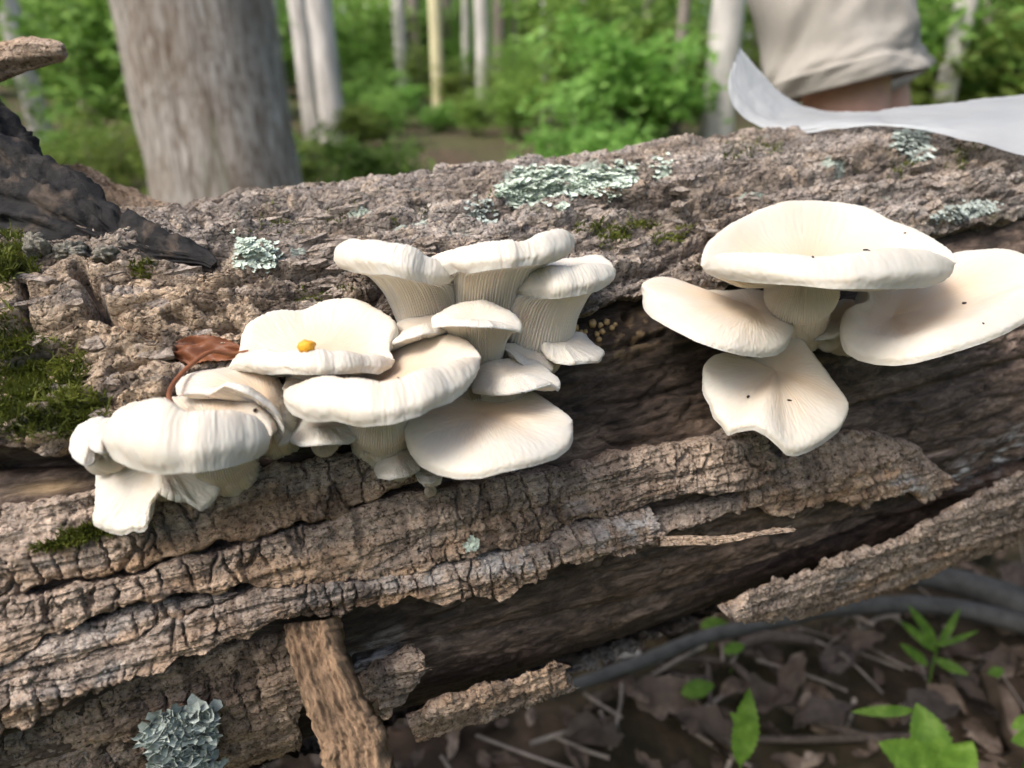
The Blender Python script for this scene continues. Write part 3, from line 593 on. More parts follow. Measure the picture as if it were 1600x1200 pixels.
# ---------------------------------------------------------------- oyster mushrooms
UP = np.array([0, 0, 1.0]); XR = np.array([1.0, 0, 0]); FC = np.array([0, -1.0, 0])
def tr(o, s, pts): return [(o[0] + x / s, o[1] + y / s) for x, y in pts]
L4 = lambda *p: tr((80, 420), 2.6667, p)
L5 = lambda *p: tr((100, 580), 4.2105, p)
C5 = lambda *p: tr((480, 340), 2.7269, p)
C6 = lambda *p: tr((980, 300), 2.5806, p)
def csm(a, n):
    for _ in range(n): a = (np.roll(a, 1, 0) + 2 * a + np.roll(a, -1, 0)) / 4
    return a
MUSH = {}
def mushroom(key, label, group, front, back, center, base, dep, b, crest=None, cdep=0.0, roll=0.10, bow=0.0, rs=0.010, rb=None, thick=0.005, tan=0.6, tanr=0.55, ripple=0.0006, ng=80, seed=0, bulge=0.28, baser=0.143, fray=None, gill_amp=0.0011, power=1.0, cone=0.0, dome=None):
    _w = np.linalg.norm(np.ptp(np.array(list(front) + list(back)), axis=0)) / FPX * dep; _f = min(1.0, _w / 0.045); ripple *= _f; gill_amp *= _f
    N = 288; H = N // 2; rb = rb or rs * 1.1; base = (base[0], max(base[1], center[1] + 14))
    fr = resample(front, H + 1); bk = resample([front[0]] + list(back) + [front[-1]], H + 1)
    cr = resample([front[0]] + list(crest) + [front[-1]], H + 1) if crest else fr + (np.array(center) - fr) * roll
    tau = np.linspace(0, 1, H + 1); sn = np.sin(math.pi * tau)**power
    dF = dep - b * sn; dB = dep + b * sn
    Ef = P(fr[:, 0], fr[:, 1], dF); Kf = P(cr[:, 0], cr[:, 1], dF + (0.16 if crest else roll) * b * sn)
    Kb = P(bk[:, 0], bk[:, 1], dB); C0 = P(*center, dep + cdep)
    ohb = Kb - C0; ohb[:, 2] = 0; ohb /= np.linalg.norm(ohb, axis=1, keepdims=True) + 1e-9
    rollh = np.median(np.linalg.norm(Ef - Kf, axis=1)[H // 4:3 * H // 4])
    Eb = Kb + (ohb * 0.15 * rollh - UP * min(rollh * 0.6, 0.008)) * smooth(0.05, .45, sn)[:, None]
    E = np.concatenate([Ef, Eb[::-1][1:-1]]); K = np.concatenate([Kf, Kb[::-1][1:-1]])
    if dome is None: dome = 0.0 if crest else 0.12
    K = K + UP * dome * np.linalg.norm(E[0] - E[H]) * 0.5
    K = csm(K, 10); E1 = csm(E, 2 if fray is None else 1); E2 = csm(E, 26); ii = np.arange(len(E)); dd = np.minimum(np.minimum(ii, len(E) - ii), np.abs(ii - H)); wE = smooth(14, 3, dd)[:, None]; E = E1 * (1 - wE) + E2 * wE; K2 = csm(K, 26); K = K * (1 - wE) + K2 * wE
    n = len(E); phi = np.arange(n) / n * 2 * math.pi
    rng = np.random.default_rng(seed + 100)
    if fray is not None:                       # torn stretch of the margin
        a, c, amp = fray; m = smooth(a - .02, a, phi / math.pi) * smooth(c + .02, c, phi / math.pi)
        E = E + (C0 - E) * (m * amp * rng.random(n))[:, None]
    oh = E - C0; oh[:, 2] = 0; oh /= np.linalg.norm(oh, axis=1, keepdims=True) + 1e-9
    Bu = (K + E) / 2 + oh * (np.linalg.norm(K - E, axis=1) * bulge)[:, None]
    rad = np.linalg.norm(K - C0, axis=1)[:, None]
    P1 = C0 + (K - C0) * 0.30 + UP * bow * rad * 0.75; P2 = C0 + (K - C0) * 0.68 + UP * bow * rad
    P1 = csm(P1, 90); P2 = csm(P2, 30)
    Q = np.stack([np.repeat(C0[None], n, 0), P1, P2, K, Bu, E], 0)          # 6,n,3
    top = crv(Q.reshape(6, -1), 46).reshape(46, n, 3)
    s = np.linspace(0, 1, 46)[:, None]
    # radial ripples and striation
    rp = sum(a_ * np.sin(kk * phi + p_) for kk, a_, p_ in zip((3, 5, 8, 13, 21), (1.0, .9, .8, .45, .2), rng.random(5) * 6.28))
    fine = fbm(phi * 22 + seed, phi * 0 + s * 1.6 + seed, 3)
    du = np.gradient(top, axis=0); dv = (np.roll(top, -1, 1) - np.roll(top, 1, 1)); Nn = np.cross(du, dv); Nn /= np.linalg.norm(Nn, axis=2, keepdims=True) + 1e-12
    if Nn[12, :, 2].mean() < 0: Nn = -Nn
    amp = ripple * smooth(0.25, 0.8, s) * (1 - 0.6 * smooth(0.9, 1, s))
    top = top + Nn * (amp * (rp[None] * 0.5 + fine * 0.22) + 0.00025 * fbm(phi * 50, s * 14 + seed, 2) * smooth(.1, .4, s))[..., None]
    e_shift = top[-1]
    tanv = tan * (1 - smooth(0.05, tanr, s + 0.12 * perlin(phi * 2 + seed, phi * 0 + 2.0)[None])) + 0.05
    streak = np.clip(fbm(phi * 30 + seed, phi * 0 + s * 2, 3), 0, 1) * smooth(0.35, 0.8, s)
    bw = from_log(cyl(*[np.array(q) for q in (lambda h_: (h_[0], h_[1], baser))(log_hit(np.array(float(base[0])), np.array(float(base[1])), 0.149))]))
    root = empty('oyster_mushroom', bw); tag(root, label, 'mushroom', group)
    V = (top - bw).reshape(-1, 3)
    mesh_obj('cap', V, grid_faces(46, n, closev=True), M_CAP, root, {'tan': np.broadcast_to(tanv, (46, n)), 'streak': streak})
    # gilled underside running down the stem
    S0 = C0 - UP * (thick * 1.3 + 0.002); dn = bw - S0; dn /= np.linalg.norm(dn) + 1e-9
    xa = XR - dn * XR.dot(dn); xa /= np.linalg.norm(xa); fa = np.cross(dn, xa); fa *= 1 if fa.dot(FC) > 0 else -1
    ang = phi                                     # 0..pi front (left to right), pi..2pi back
    ring = lambda c, r: c + r * (-np.cos(ang)[:, None] * xa + np.sin(ang)[:, None] * fa)
    i85, i60, i35 = 26, 18, 10
    dwn = UP * thick
    rg = ring(S0 + (bw - S0) * (0.12 + .33 * cone), rs * (1.15 - .1 * cone))
    HV = {.25: (.38, .07), .5: (.67, .32), .75: (.87, .66)}
    mixc = lambda a_, q_, bu_: a_ * (1 - cone) + cone * (e_shift + (rg - e_shift) * np.array([HV[q_][0], HV[q_][0], HV[q_][1]]))
    U = [e_shift, e_shift + (C0 - e_shift) * 0.04 + UP * 0.0006, mixc(top[i85] - dwn * 0.7 - 0.1 * (top[i85] - C0), .25, .25), mixc(top[i60] - dwn - 0.15 * (top[i60] - C0), .5, .2), mixc(top[i35] - dwn * 1.2 - .2 * (top[i35] - C0), .75, .1), rg]
    un = crv(np.stack(U, 0).reshape(6, -1), 30).reshape(30, n, 3)
    Ld = np.linalg.norm(bw - S0)
    st = np.stack([ring(S0 + dn * Ld * q, rs + (rb - rs) * q) for q in np.linspace(0.12 + .33 * cone, 1.0, 14)], 0)
    un = np.concatenate([un, st[1:6]], 0); m_ = len(un); sv = np.linspace(0, 1, m_)[:, None]
    # finer ring for gills
    n3 = n * 2; ph3 = np.arange(n3) / n3 * 2 * math.pi
    un3 = np.empty((m_, n3, 3)); un3[:, 0::2] = un; un3[:, 1::2] = (un + np.roll(un, -1, 1)) / 2
    du = np.gradient(un3, axis=0); dv = np.roll(un3, -1, 1) - np.roll(un3, 1, 1); Nn = np.cross(du, dv); Nn /= np.linalg.norm(Nn, axis=2, keepdims=True) + 1e-12
    if Nn[12, :, 2].mean() > 0: Nn = -Nn
    jit = ph3 * ng / (2 * math.pi) + 0.25 * perlin(ph3 * ng / 9, ph3 * 0 + seed)
    tri = 1 - np.abs(((jit[None] + 0.06 * perlin(sv * 6, sv * 0 + seed)) % 1) * 2 - 1)
    ga = gill_amp * smooth(0.06, 0.30, sv) * (1 - 0.75 * smooth(0.75, 1.0, sv))
    un3 = un3 + Nn * (ga * (tri**1.6 - 0.2))[..., None]
    mesh_obj('gills', (un3 - bw).reshape(-1, 3), grid_faces(m_, n3, closev=True), M_GILL, root, {'tan': 0.18 * sv + 0.05 * (1 - tri), 'streak': 0.5 * (1 - tri)})
    st = st[4:]; a_, b_ = np.meshgrid(np.arange(len(st)), phi, indexing='ij')
    st = st + (np.stack([ring(0 * S0, 1.0)] * len(st)) * (0.0010 * fbm(b_ * 3 + seed, a_ * .5, 3) + 0.0005 * np.abs(perlin(b_ * 9, a_ * .3 + seed)) - 0.0003)[..., None])
    mesh_obj('stem', (st - bw).reshape(-1, 3), grid_faces(len(st), n, closev=True), M_GILL, root, {'tan': np.full(st.shape[:2], 0.15), 'streak': np.zeros(st.shape[:2])})
    MUSH[key] = dict(root=root, C0=C0, top=top, bw=bw, dep=dep)
    ty = (K[H // 2] - K[H + H // 2 - 1]); print('MUSH %-4s dep %.3f logdep %.3f tilt(front down +) %.0f  width %.0fmm  depth %.0fmm roll %.0f' % (key, dep, float(log_hit(np.array(float(base[0])), np.array(float(base[1])), .149)[2]), math.degrees(math.atan2(-ty[2], np.hypot(ty[0], ty[1]))), 1000 * np.linalg.norm(E[0] - E[H]), 1000 * np.hypot(ty[0], ty[1]), 1000 * rollh))
GL, GR = 'oyster mushrooms of the crowded left cluster', 'oyster mushrooms of the right cluster'

# right cluster
mushroom('R1', 'broad shallow-funnelled white mushroom at the top of the right cluster', GR,
    C6((300, 322), (330, 340), (400, 352), (480, 365), (600, 372), (700, 378), (830, 392), (960, 392), (1100, 390), (1200, 385), (1270, 365), (1310, 340), (1328, 305)),
    C6((303, 280), (340, 200), (420, 130), (520, 75), (640, 45), (720, 40), (850, 45), (950, 60), (1050, 110), (1130, 140), (1210, 185), (1280, 230), (1322, 280)),
    C6((715, 300))[0], C6((720, 545))[0], 0.312, 0.046,
    crest=C6((318, 285), (360, 252), (450, 241), (560, 246), (740, 258), (860, 246), (960, 234), (1080, 226), (1190, 236), (1280, 262)), bow=-0.11, rs=0.013, rb=0.013, thick=0.005, tan=0.95, tanr=0.72, seed=1, ng=84, gill_amp=.0014, cone=0.0)
mushroom('R2', 'white mushroom cap spreading left under the broad right cap', GR,
    C6((58, 440), (65, 475), (100, 510), (180, 555), (280, 605), (380, 640), (460, 660), (540, 668), (600, 660), (645, 630), (665, 590)),
    C6((70, 400), (110, 380), (160, 378), (220, 405), (260, 425), (330, 430), (400, 432), (470, 425), (540, 428), (610, 480), (655, 545)),
    C6((520, 470))[0], C6((690, 560))[0], 0.318, 0.030, roll=0.30, bow=0.02, rs=0.009, tan=0.75, tanr=0.85, seed=2, cdep=.01, ripple=.0003)
mushroom('R3', 'wide white mushroom cap on the right of the broad right cap, cream hollow', GR,
    C6((855, 565), (860, 610), (880, 650), (930, 680), (1000, 697), (1080, 702), (1160, 692), (1260, 665), (1360, 635), (1450, 605), (1530, 570), (1600, 530), (1690, 470), (1720, 420)),
    C6((870, 530), (910, 502), (965, 490), (955, 440), (960, 400), (1040, 360), (1160, 330), (1280, 300), (1340, 284), (1450, 279), (1530, 283), (1620, 320), (1700, 380)),
    C6((1070, 500))[0], C6((900, 560))[0], 0.322, 0.034, roll=0.26, bow=-0.02, rs=0.010, tan=0.95, tanr=0.75, seed=3, cdep=.012, ripple=.0003)
mushroom('R4', 'lowest white mushroom of the right cluster, fan-shaped with a wavy notched edge', GR,
    C6((300, 780), (300, 810), (330, 860), (345, 910), (380, 945), (405, 985), (440, 970), (510, 960), (560, 985), (610, 1030), (640, 1062), (680, 1068), (740, 1045), (800, 1010), (850, 970), (880, 915)),
    C6((310, 730), (345, 690), (400, 675), (450, 692), (478, 724), (500, 682), (570, 640), (640, 600), (700, 620), (740, 680), (800, 760), (850, 830), (880, 880)),
    C6((600, 720))[0], C6((690, 570))[0], 0.318, 0.020, roll=0.22, bow=0.04, rs=0.009, tan=0.8, tanr=0.75, seed=4, cdep=.012, ripple=.0003, thick=.004)
mushroom('R5', 'small cream mushroom tucked behind the stem of the broad right cap', GR,
    C6((722, 578), (760, 600), (830, 594), (870, 572), (930, 520), (962, 482)), C6((750, 530), (820, 450), (900, 448), (940, 460)), C6((840, 520))[0], C6((800, 500))[0], 0.343, 0.008, roll=0.3, rs=.006, tan=.6, tanr=.9, seed=5, bow=.1)

# left cluster, upper tier
mushroom('M13', 'upright white mushroom with a long scalloped rim at the top of the left cluster', GL,
    C5((524, 235), (530, 252), (600, 250), (640, 232), (700, 238), (770, 225), (850, 215), (950, 206), (1040, 190), (1110, 165), (1138, 120)),
    C5((545, 190), (620, 160), (700, 140), (800, 125), (900, 115), (1000, 95), (1090, 80), (1130, 95)), C5((790, 290))[0], C5((750, 455))[0], 0.290, 0.026,
    crest=C5((530, 205), (548, 165), (590, 138), (650, 130), (700, 111), (760, 98), (830, 97), (900, 95), (970, 80), (1040, 62), (1090, 55), (1125, 75)), rs=0.014, rb=.010, bow=-.08, thick=.006, tan=.3, seed=13, ng=84, gill_amp=.0014, ripple=.0012, cone=1)
mushroom('M12', 'upright white mushroom with a drooping left rim at the top of the left cluster', GL,
    C5((132, 180), (140, 212), (200, 232), (260, 242), (340, 245), (440, 265), (530, 286), (600, 284), (632, 255)),
    C5((150, 140), (200, 115), (300, 115), (420, 140), (520, 185), (600, 215)), C5((520, 300))[0], C5((545, 450))[0], 0.287, 0.020,
    crest=C5((135, 160), (150, 120), (200, 93), (260, 89), (340, 96), (420, 116), (470, 140), (540, 174), (605, 215)), rs=0.012, rb=.008, bow=-.06, thick=.006, tan=.3, seed=12, ng=84, gill_amp=.0014, ripple=.0010, cone=1)
mushroom('M14', 'stout white mushroom with a thick pale stem right of the upright pair', GL,
    C5((860, 300), (900, 336), (950, 346), (1050, 346), (1150, 336), (1240, 315), (1290, 280), (1308, 235)),
    C5((900, 240), (970, 208), (1060, 180), (1150, 164), (1230, 158), (1290, 188)), C5((1010, 270))[0], C5((920, 560))[0], 0.299, 0.022,
    crest=C5((880, 262), (960, 222), (1060, 208), (1160, 198), (1230, 190), (1285, 205)), rs=0.0165, rb=.014, bow=-.03, thick=.006, tan=.25, seed=14, ng=80, gill_amp=.0013, ripple=.0008, cone=0.9)
mushroom('M16', 'cream mushroom cap half hidden behind the small domed cap', GL,
    C5((318, 574), (360, 545), (420, 520), (500, 500), (580, 492), (640, 480)), C5((345, 505), (400, 450), (470, 412), (540, 405), (600, 420)), C5((500, 460))[0], C5((520, 520))[0], 0.286, 0.014, roll=.25, bow=.12, rs=.008, tan=.4, tanr=.8, seed=16)
mushroom('M15', 'small domed white mushroom with its gills showing, in the middle of the left cluster', GL,
    C5((523, 472), (560, 466), (640, 465), (740, 470), (820, 473), (880, 482), (912, 500)), C5((540, 445), (600, 405), (660, 383), (740, 371), (800, 383), (860, 415), (900, 460)), C5((725, 455))[0], C5((750, 625))[0], 0.272, 0.014, roll=.28, bow=.10, rs=.008, rb=.007, thick=.007, tan=.25, seed=15, ng=72, gill_amp=.0012, cone=1)
mushroom('M17', 'tiny pale mushroom above the curled lip on the right of the left cluster', GL,
    C5((832, 560), (870, 582), (900, 616), (940, 642), (1000, 648), (1043, 665)), C5((845, 547), (880, 546), (950, 565), (1010, 590), (1044, 630)), C5((940, 600))[0], C5((850, 600))[0], 0.292, 0.008, roll=.3, bow=.08, rs=.005, tan=.25, seed=17)
mushroom('M18', 'white curled-lip mushroom with a pointed right tip above the low round cap', GL,
    C5((700, 748), (780, 760), (860, 756), (930, 745), (1000, 726), (1035, 716), (1055, 735), (1070, 748)), C5((735, 650), (780, 628), (860, 620), (920, 638), (1000, 648), (1060, 690), (1074, 725)), C5((850, 660))[0], C5((790, 640))[0], 0.278, 0.014, roll=.35, bow=.06, rs=.008, tan=.35, seed=18)
mushroom('M19', 'small fluted white mushroom alone at the right edge of the left cluster', GL,
    C5((986, 525), (1000, 562), (1020, 600), (1060, 622), (1120, 630), (1190, 622), (1240, 620), (1258, 605)), C5((1000, 500), (1040, 482), (1100, 490), (1170, 510), (1230, 550), (1256, 585)), C5((1050, 520))[0], C5((940, 540))[0], 0.300, 0.013, roll=.3, bow=.08, rs=.006, tan=.25, seed=19, ripple=.0012, cdep=.004)
# left cluster, middle tier
mushroom('M5', 'white mushroom with an orange morsel in its hollow', GL,
    L4((738, 428), (800, 426), (900, 440), (960, 443), (1150, 440), (1300, 434), (1370, 442), (1428, 400)),
    L4((775, 380), (800, 335), (799, 285), (840, 225), (930, 170), (1050, 160), (1130, 140), (1240, 125), (1310, 155), (1370, 185), (1425, 225), (1410, 275), (1400, 340)), L4((1085, 335))[0], L4((1150, 560))[0], 0.270, 0.021,
    crest=L4((760, 392), (830, 347), (900, 336), (1060, 338), (1200, 346), (1370, 353), (1415, 378)), bow=-0.10, rs=.010, tan=.7, tanr=.75, seed=55, ripple=.0012, cone=0.3)
mushroom('M7', 'large white mushroom with a sweeping rolled rim in the middle of the left cluster', GL,
    [(440, 612), (442, 634), (455, 649), (485, 660), (522, 658), (567, 667), (612, 664), (654, 651), (676, 638), (707, 630), (729, 611), (744, 589), (748, 567)],
    [(450, 598), (500, 580), (560, 570), (600, 553), (634, 531), (656, 525), (685, 523), (707, 527), (729, 538), (744, 552)], (590, 602), (600, 690), 0.262, 0.030,
    crest=[(443, 606), (455, 600), (477, 591), (504, 589), (549, 594), (597, 597), (624, 590), (650, 582), (690, 568), (722, 558), (742, 558)], bow=-0.07, rs=.011, tan=.85, tanr=.85, seed=7, ripple=.0010, cone=0.4)
mushroom('M2', 'thin arched white mushroom cap folded behind the front left cap', GL,
    L5((745, 182), (800, 152), (870, 150), (960, 160), (1060, 100), (1150, 130), (1240, 170), (1330, 230), (1400, 290), (1450, 370), (1440, 440), (1390, 505)),
    L5((744, 130), (790, 65), (900, 28), (1000, 30), (1150, 15), (1290, 15), (1400, 70), (1470, 150), (1500, 280), (1490, 400), (1470, 490)), L5((1330, 200))[0], L5((1400, 420))[0], 0.259, 0.015, roll=.12, bow=.10, rs=.008, tan=.8, tanr=.7, seed=22, thick=.003)
mushroom('M1', 'big front left white mushroom with a tall rolled ribbed rim', GL,
    L5((286, 420), (295, 540), (325, 592), (420, 640), (560, 665), (700, 675), (850, 670), (1000, 655), (1150, 620), (1280, 570), (1355, 520), (1366, 450)),
    L5((295, 350), (370, 250), (470, 200), (590, 184), (690, 190), (780, 165), (860, 138), (1000, 130), (1150, 150), (1250, 210), (1330, 330)), L5((960, 300))[0], L5((1080, 660))[0], 0.243, 0.023,
    crest=L5((300, 340), (380, 252), (480, 202), (590, 190), (660, 215), (740, 258), (850, 274), (1000, 256), (1150, 260), (1270, 310), (1335, 370)), bow=-.05, rs=.010, tan=.8, tanr=.75, seed=21, ripple=.0011, bulge=.22, cone=0.3)
mushroom('M3', 'small white lobed mushroom at the left tip of the left cluster', GL,
    L5((35, 520), (60, 575), (100, 605), (150, 632), (190, 618), (245, 550)), L5((50, 440), (100, 370), (180, 320), (250, 303), (290, 330), (290, 450)), L5((190, 440))[0], L5((330, 440))[0], 0.252, 0.010, roll=.3, bow=.03, rs=.005, tan=.15, seed=23)
mushroom('M3b', 'small cream mushroom wedged between the leftmost lobe and the big front cap', GL,
    L5((160, 480), (172, 512), (210, 536), (290, 548), (340, 520)), L5((175, 420), (210, 370), (280, 315), (345, 320), (350, 420)), L5((260, 420))[0], L5((360, 450))[0], 0.249, 0.009, roll=.3, bow=.05, rs=.005, tan=.3, tanr=.9, seed=24)
mushroom('M4', 'drooping white mushroom with a torn bitten margin below the big front left cap', GL,
    L5((214, 720), (207, 790), (212, 900), (212, 980), (235, 1030), (300, 1065), (370, 1085), (420, 1075), (460, 1050), (490, 1066), (530, 1060), (556, 1030), (556, 950), (580, 880), (600, 850), (630, 808), (700, 842), (740, 866), (800, 870), (850, 890), (900, 926), (960, 890), (1010, 830), (1035, 765)),
    L5((260, 640), (330, 590), (480, 560), (650, 560), (800, 580), (930, 620), (1000, 670)), L5((640, 590))[0], L5((700, 640))[0], 0.262, 0.012, roll=.16, bow=.10, rs=.008, tan=.4, tanr=.6, seed=25, thick=.003, fray=(0.58, 0.78, 0.05), ripple=.0009)
mushroom('M8', 'white mushroom lip hanging under the large sweeping cap', GL,
    L4((966, 690), (985, 722), (1040, 742), (1150, 735), (1240, 732), (1276, 714)), L4((975, 630), (1100, 600), (1230, 615), (1262, 670)), L4((1120, 650))[0], L4((1180, 690))[0], 0.268, 0.012, roll=.4, bow=.1, rs=.004, tan=.2, seed=26)
mushroom('M11', 'low broad round white mushroom with a peach centre at the foot of the left cluster', GL,
    C5((413, 915), (420, 960), (440, 1010), (480, 1060), (550, 1096), (640, 1116), (740, 1112), (840, 1086), (960, 1060), (1060, 1030), (1120, 985), (1141, 930)),
    C5((420, 880), (450, 850), (500, 825), (560, 790), (640, 765), (760, 750), (890, 755), (960, 780), (1040, 830), (1110, 880)), C5((740, 830))[0], C5((720, 720))[0], 0.270, 0.025, roll=.30, bow=.035, rs=.011, tan=.95, tanr=.75, seed=27, cdep=.008, ripple=.00022)
mushroom('M10', 'little bell-shaped mushroom tucked below the low broad cap', GL,
    C5((288, 1092), (300, 1112), (350, 1119), (430, 1106), (486, 1080)), C5((300, 1050), (335, 1005), (375, 960), (410, 965), (460, 1030)), C5((385, 1010))[0], C5((430, 980))[0], 0.281, 0.009, roll=.3, bow=.1, rs=.003, tan=.25, seed=28)
mushroom('M20', 'tiny mushroom button in the crack under the low broad cap', GL,
    C5((462, 1100), (480, 1132), (530, 1137), (578, 1112)), C5((470, 1075), (510, 1060), (560, 1080)), C5((520, 1090))[0], C5((540, 1060))[0], 0.286, 0.006, roll=.3, bow=.1, rs=.002, tan=.3, seed=29)

# ---------------------------------------------------------------- moss and lichen on the log
def surf(px, py, r=None):
    px = np.asarray(px, float); py = np.asarray(py, float); rr = np.full(px.shape, 0.149 if r is None else r)
    for _ in range(3 if r is None else 1):
        q = np.array([log_hit(np.array(a), np.array(b), c) for a, b, c in zip(px, py, rr)], float).reshape(-1, 3); t, th = q[:, 0], q[:, 1]
        if r is None: rr = bark_r(t, th)
    pos = cyl(t, th, rr); nrm = np.stack([0 * t, -np.cos(th), np.sin(th)], -1); return pos, nrm
def disc_samples(blobs, n, rng):
    w = np.array([b[2] * b[3] for b in blobs], float); idx = rng.choice(len(blobs), n, p=w / w.sum()); b = np.array([x if len(x) == 5 else (*x, 0) for x in blobs], float)[idx]
    a = rng.random(n) * 6.283; r = np.sqrt(rng.random(n)) * (0.75 + 0.5 * rng.random(n)); x = r * np.cos(a) * b[:, 2]; y = r * np.sin(a) * b[:, 3]
    c, s_ = np.cos(b[:, 4]), np.sin(b[:, 4]); return b[:, 0] + x * c - y * s_, b[:, 1] + x * s_ + y * c
def moss(label, blobs, n, r=None, ln=(0.0025, 0.006), seed=0):
    rng = np.random.default_rng(seed + 40); px, py = disc_samples(blobs, n, rng)
    keep = fbm(px / 14.0 + seed, py / 10.0, 3) > -0.28; px, py = px[keep], py[keep]; n = len(px)
    pos, nr = surf(px, py, r); L = rng.uniform(*ln, n)[:, None] * .72
    d = nr * 0.75 + rng.normal(0, 0.55, (n, 3)) + RL @ np.array([0, 0, 0.25]); d /= np.linalg.norm(d, axis=1, keepdims=True)
    sd_ = np.cross(d, rng.normal(0, 1, (n, 3))); sd_ /= np.linalg.norm(sd_, axis=1, keepdims=True) + 1e-9; w = 0.00026 * (0.7 + rng.random(n))[:, None]
    bend = rng.normal(0, 0.35, (n, 3)) * L
    p0 = pos - nr * 0.0006; m_ = p0 + d * L * 0.55 + bend * 0.25; tip = p0 + d * L + bend
    V = np.stack([p0 - sd_ * w, p0 + sd_ * w, m_ + sd_ * w, m_ - sd_ * w, tip], 1); b0 = np.arange(n)[:, None] * 5
    F = np.concatenate([b0 + np.array([[0, 1, 2, 3]]), b0 + np.array([[3, 2, 4, 4]])]); 
    Ft = np.concatenate([b0 + np.array([[0, 1, 2]]), b0 + np.array([[0, 2, 3]]), b0 + np.array([[3, 2, 4]])])
    ctr = from_log(pos.mean(0)); o = mesh_obj('moss_patch', from_log(V.reshape(-1, 3)) - ctr, Ft, M_MOSS, None, None, False); o.location = ctr
    return tag(o, label, 'moss', 'moss patches on the log', 'stuff')
moss('big bright green moss patch left of the mushrooms', [(25, 585, 45, 75), (85, 640, 60, 40), (120, 665, 45, 20), (70, 600, 55, 55), (110, 575, 25, 35), (150, 640, 25, 25), (35, 650, 40, 35)], 11050, seed=1)
moss('dark green moss tuft beside the crusty lichen knobs', [(20, 400, 28, 35), (40, 375, 22, 18), (10, 440, 14, 14), (45, 410, 18, 16)], 3910, seed=2)
moss('yellow-green moss cushion behind the left cluster on the log top', [(960, 368, 26, 15), (925, 358, 18, 7), (1000, 352, 30, 5), (905, 356, 12, 6)], 1530, ln=(.002, .0045), seed=3)
moss('thin moss streak on the log top right of the moss cushion', [(1040, 372, 32, 6), (1070, 360, 14, 5)], 646, ln=(.0018, .004), seed=4)
moss('moss streak on the log crest left of the paper', [(1180, 236, 48, 7), (1140, 244, 15, 4)], 884, ln=(.002, .004), seed=5)
moss('moss tufts on the log beside the pale lichen under the paper', [(1515, 236, 34, 8), (1420, 264, 24, 8), (1490, 262, 26, 5)], 1190, ln=(.002, .0045), seed=6)
moss('small moss tuft below the blackened limb', [(222, 430, 14, 7), (240, 424, 8, 5)], 442, ln=(.002, .004), seed=7)
moss('dark moss under the torn mushroom on the bark ridge', [(130, 833, 34, 9, -.15), (95, 850, 40, 7, -.2), (165, 825, 18, 8)], 1360, r=0.1515, ln=(.002, .0045), seed=8)
moss('scattered moss specks on the log top between the big trunk and the cluster', [(430, 352, 40, 7), (520, 340, 20, 4), (560, 322, 12, 4), (380, 345, 20, 5), (620, 345, 14, 4), (660, 335, 12, 5), (750, 330, 10, 5), (770, 312, 8, 5)], 1360, ln=(.0016, .0035), seed=9)
moss('faint moss fringe above the orange-hollowed mushroom', [(495, 462, 24, 7), (540, 450, 16, 5), (470, 470, 10, 4)], 320, ln=(.0016, .0035), seed=10)
def lichen(label, blobs, n, m, r=None, size=(0.0022, 0.0045), seed=0, lift=0.0006, tilt=.12, cup=.2):
    rng = np.random.default_rng(seed + 70); px, py = disc_samples(blobs, n, rng); pos, nr = surf(px, py, r); V = []; F = []; K = 11
    for p, q in zip(pos, nr):
        q = q + rng.normal(0, tilt, 3); q /= np.linalg.norm(q); a = np.cross(q, rng.normal(0, 1, 3)); a /= np.linalg.norm(a); b = np.cross(q, a); R = rng.uniform(*size); o = len(V)
        V.append(p + q * lift * rng.random())
        for ring, (rk, up) in enumerate(((0.6, 0.05), (1.0, cup))):
            for i in range(K):
                t = i / K * 6.283; rr = R * rk * (1 + 0.28 * math.sin(3 * t + o) * rk + 0.22 * rng.normal() * rk); V.append(p + a * rr * math.cos(t) + b * rr * math.sin(t) + q * (lift + R * (up + 0.16 * rng.random() * rk)))
        for i in range(K):
            j = (i + 1) % K; F += [(o, o + 1 + i, o + 1 + j), (o + 1 + i, o + 1 + K + i, o + 1 + K + j), (o + 1 + i, o + 1 + K + j, o + 1 + j)]
    ctr = from_log(pos.mean(0)); ob = mesh_obj('lichen_patch', from_log(np.array(V)) - ctr, np.array(F), m, None, None, True); ob.location = ctr
    return tag(ob, label, 'lichen', 'lichen patches on the log')
lichen('large mint-green lichen patch on the log top', [(850, 296, 62, 22), (920, 288, 60, 17), (975, 284, 24, 11), (800, 302, 22, 14), (812, 270, 12, 4)], 1700, M_LICHEN, size=(0.0008, 0.0021), seed=1, cup=.3, tilt=.2)
lichen('pale blue-green lichen beside the dark hole', [(395, 388, 24, 9, -.3), (400, 412, 36, 9), (425, 398, 16, 6), (380, 400, 10, 10)], 468, M_LICHEN, size=(0.0007, 0.0016), seed=2)
lichen('pale lichen rosette just below the paper', [(1422, 230, 26, 13), (1435, 246, 18, 9), (1405, 222, 12, 6)], 612, M_LICHEN2, size=(0.0010, 0.0023), seed=3)
lichen('leafy blue-grey lichen rosette on the shaded bark plate', [(285, 1150, 45, 36), (262, 1132, 26, 20), (315, 1118, 16, 16), (290, 1190, 50, 20), (240, 1140, 22, 10)], 420, M_LICHEN2, r=0.1470, size=(0.0018, 0.0040), seed=4, lift=.003, tilt=.38, cup=.3)
lichen('tiny lichen scrap on the long bark ridge', [(738, 850, 11, 9)], 49, M_LICHEN, r=0.1545, size=(0.0006, 0.0012), seed=5)
lichen('small lichen dot beside the large mint patch', [(1032, 266, 15, 5)], 121, M_LICHEN, size=(0.0008, 0.0019), seed=6)
lichen('thin grey lichen crust right of the leafy moss cushion', [(755, 341, 24, 8)], 252, M_LICHEN2, size=(0.0006, 0.0013), seed=7)
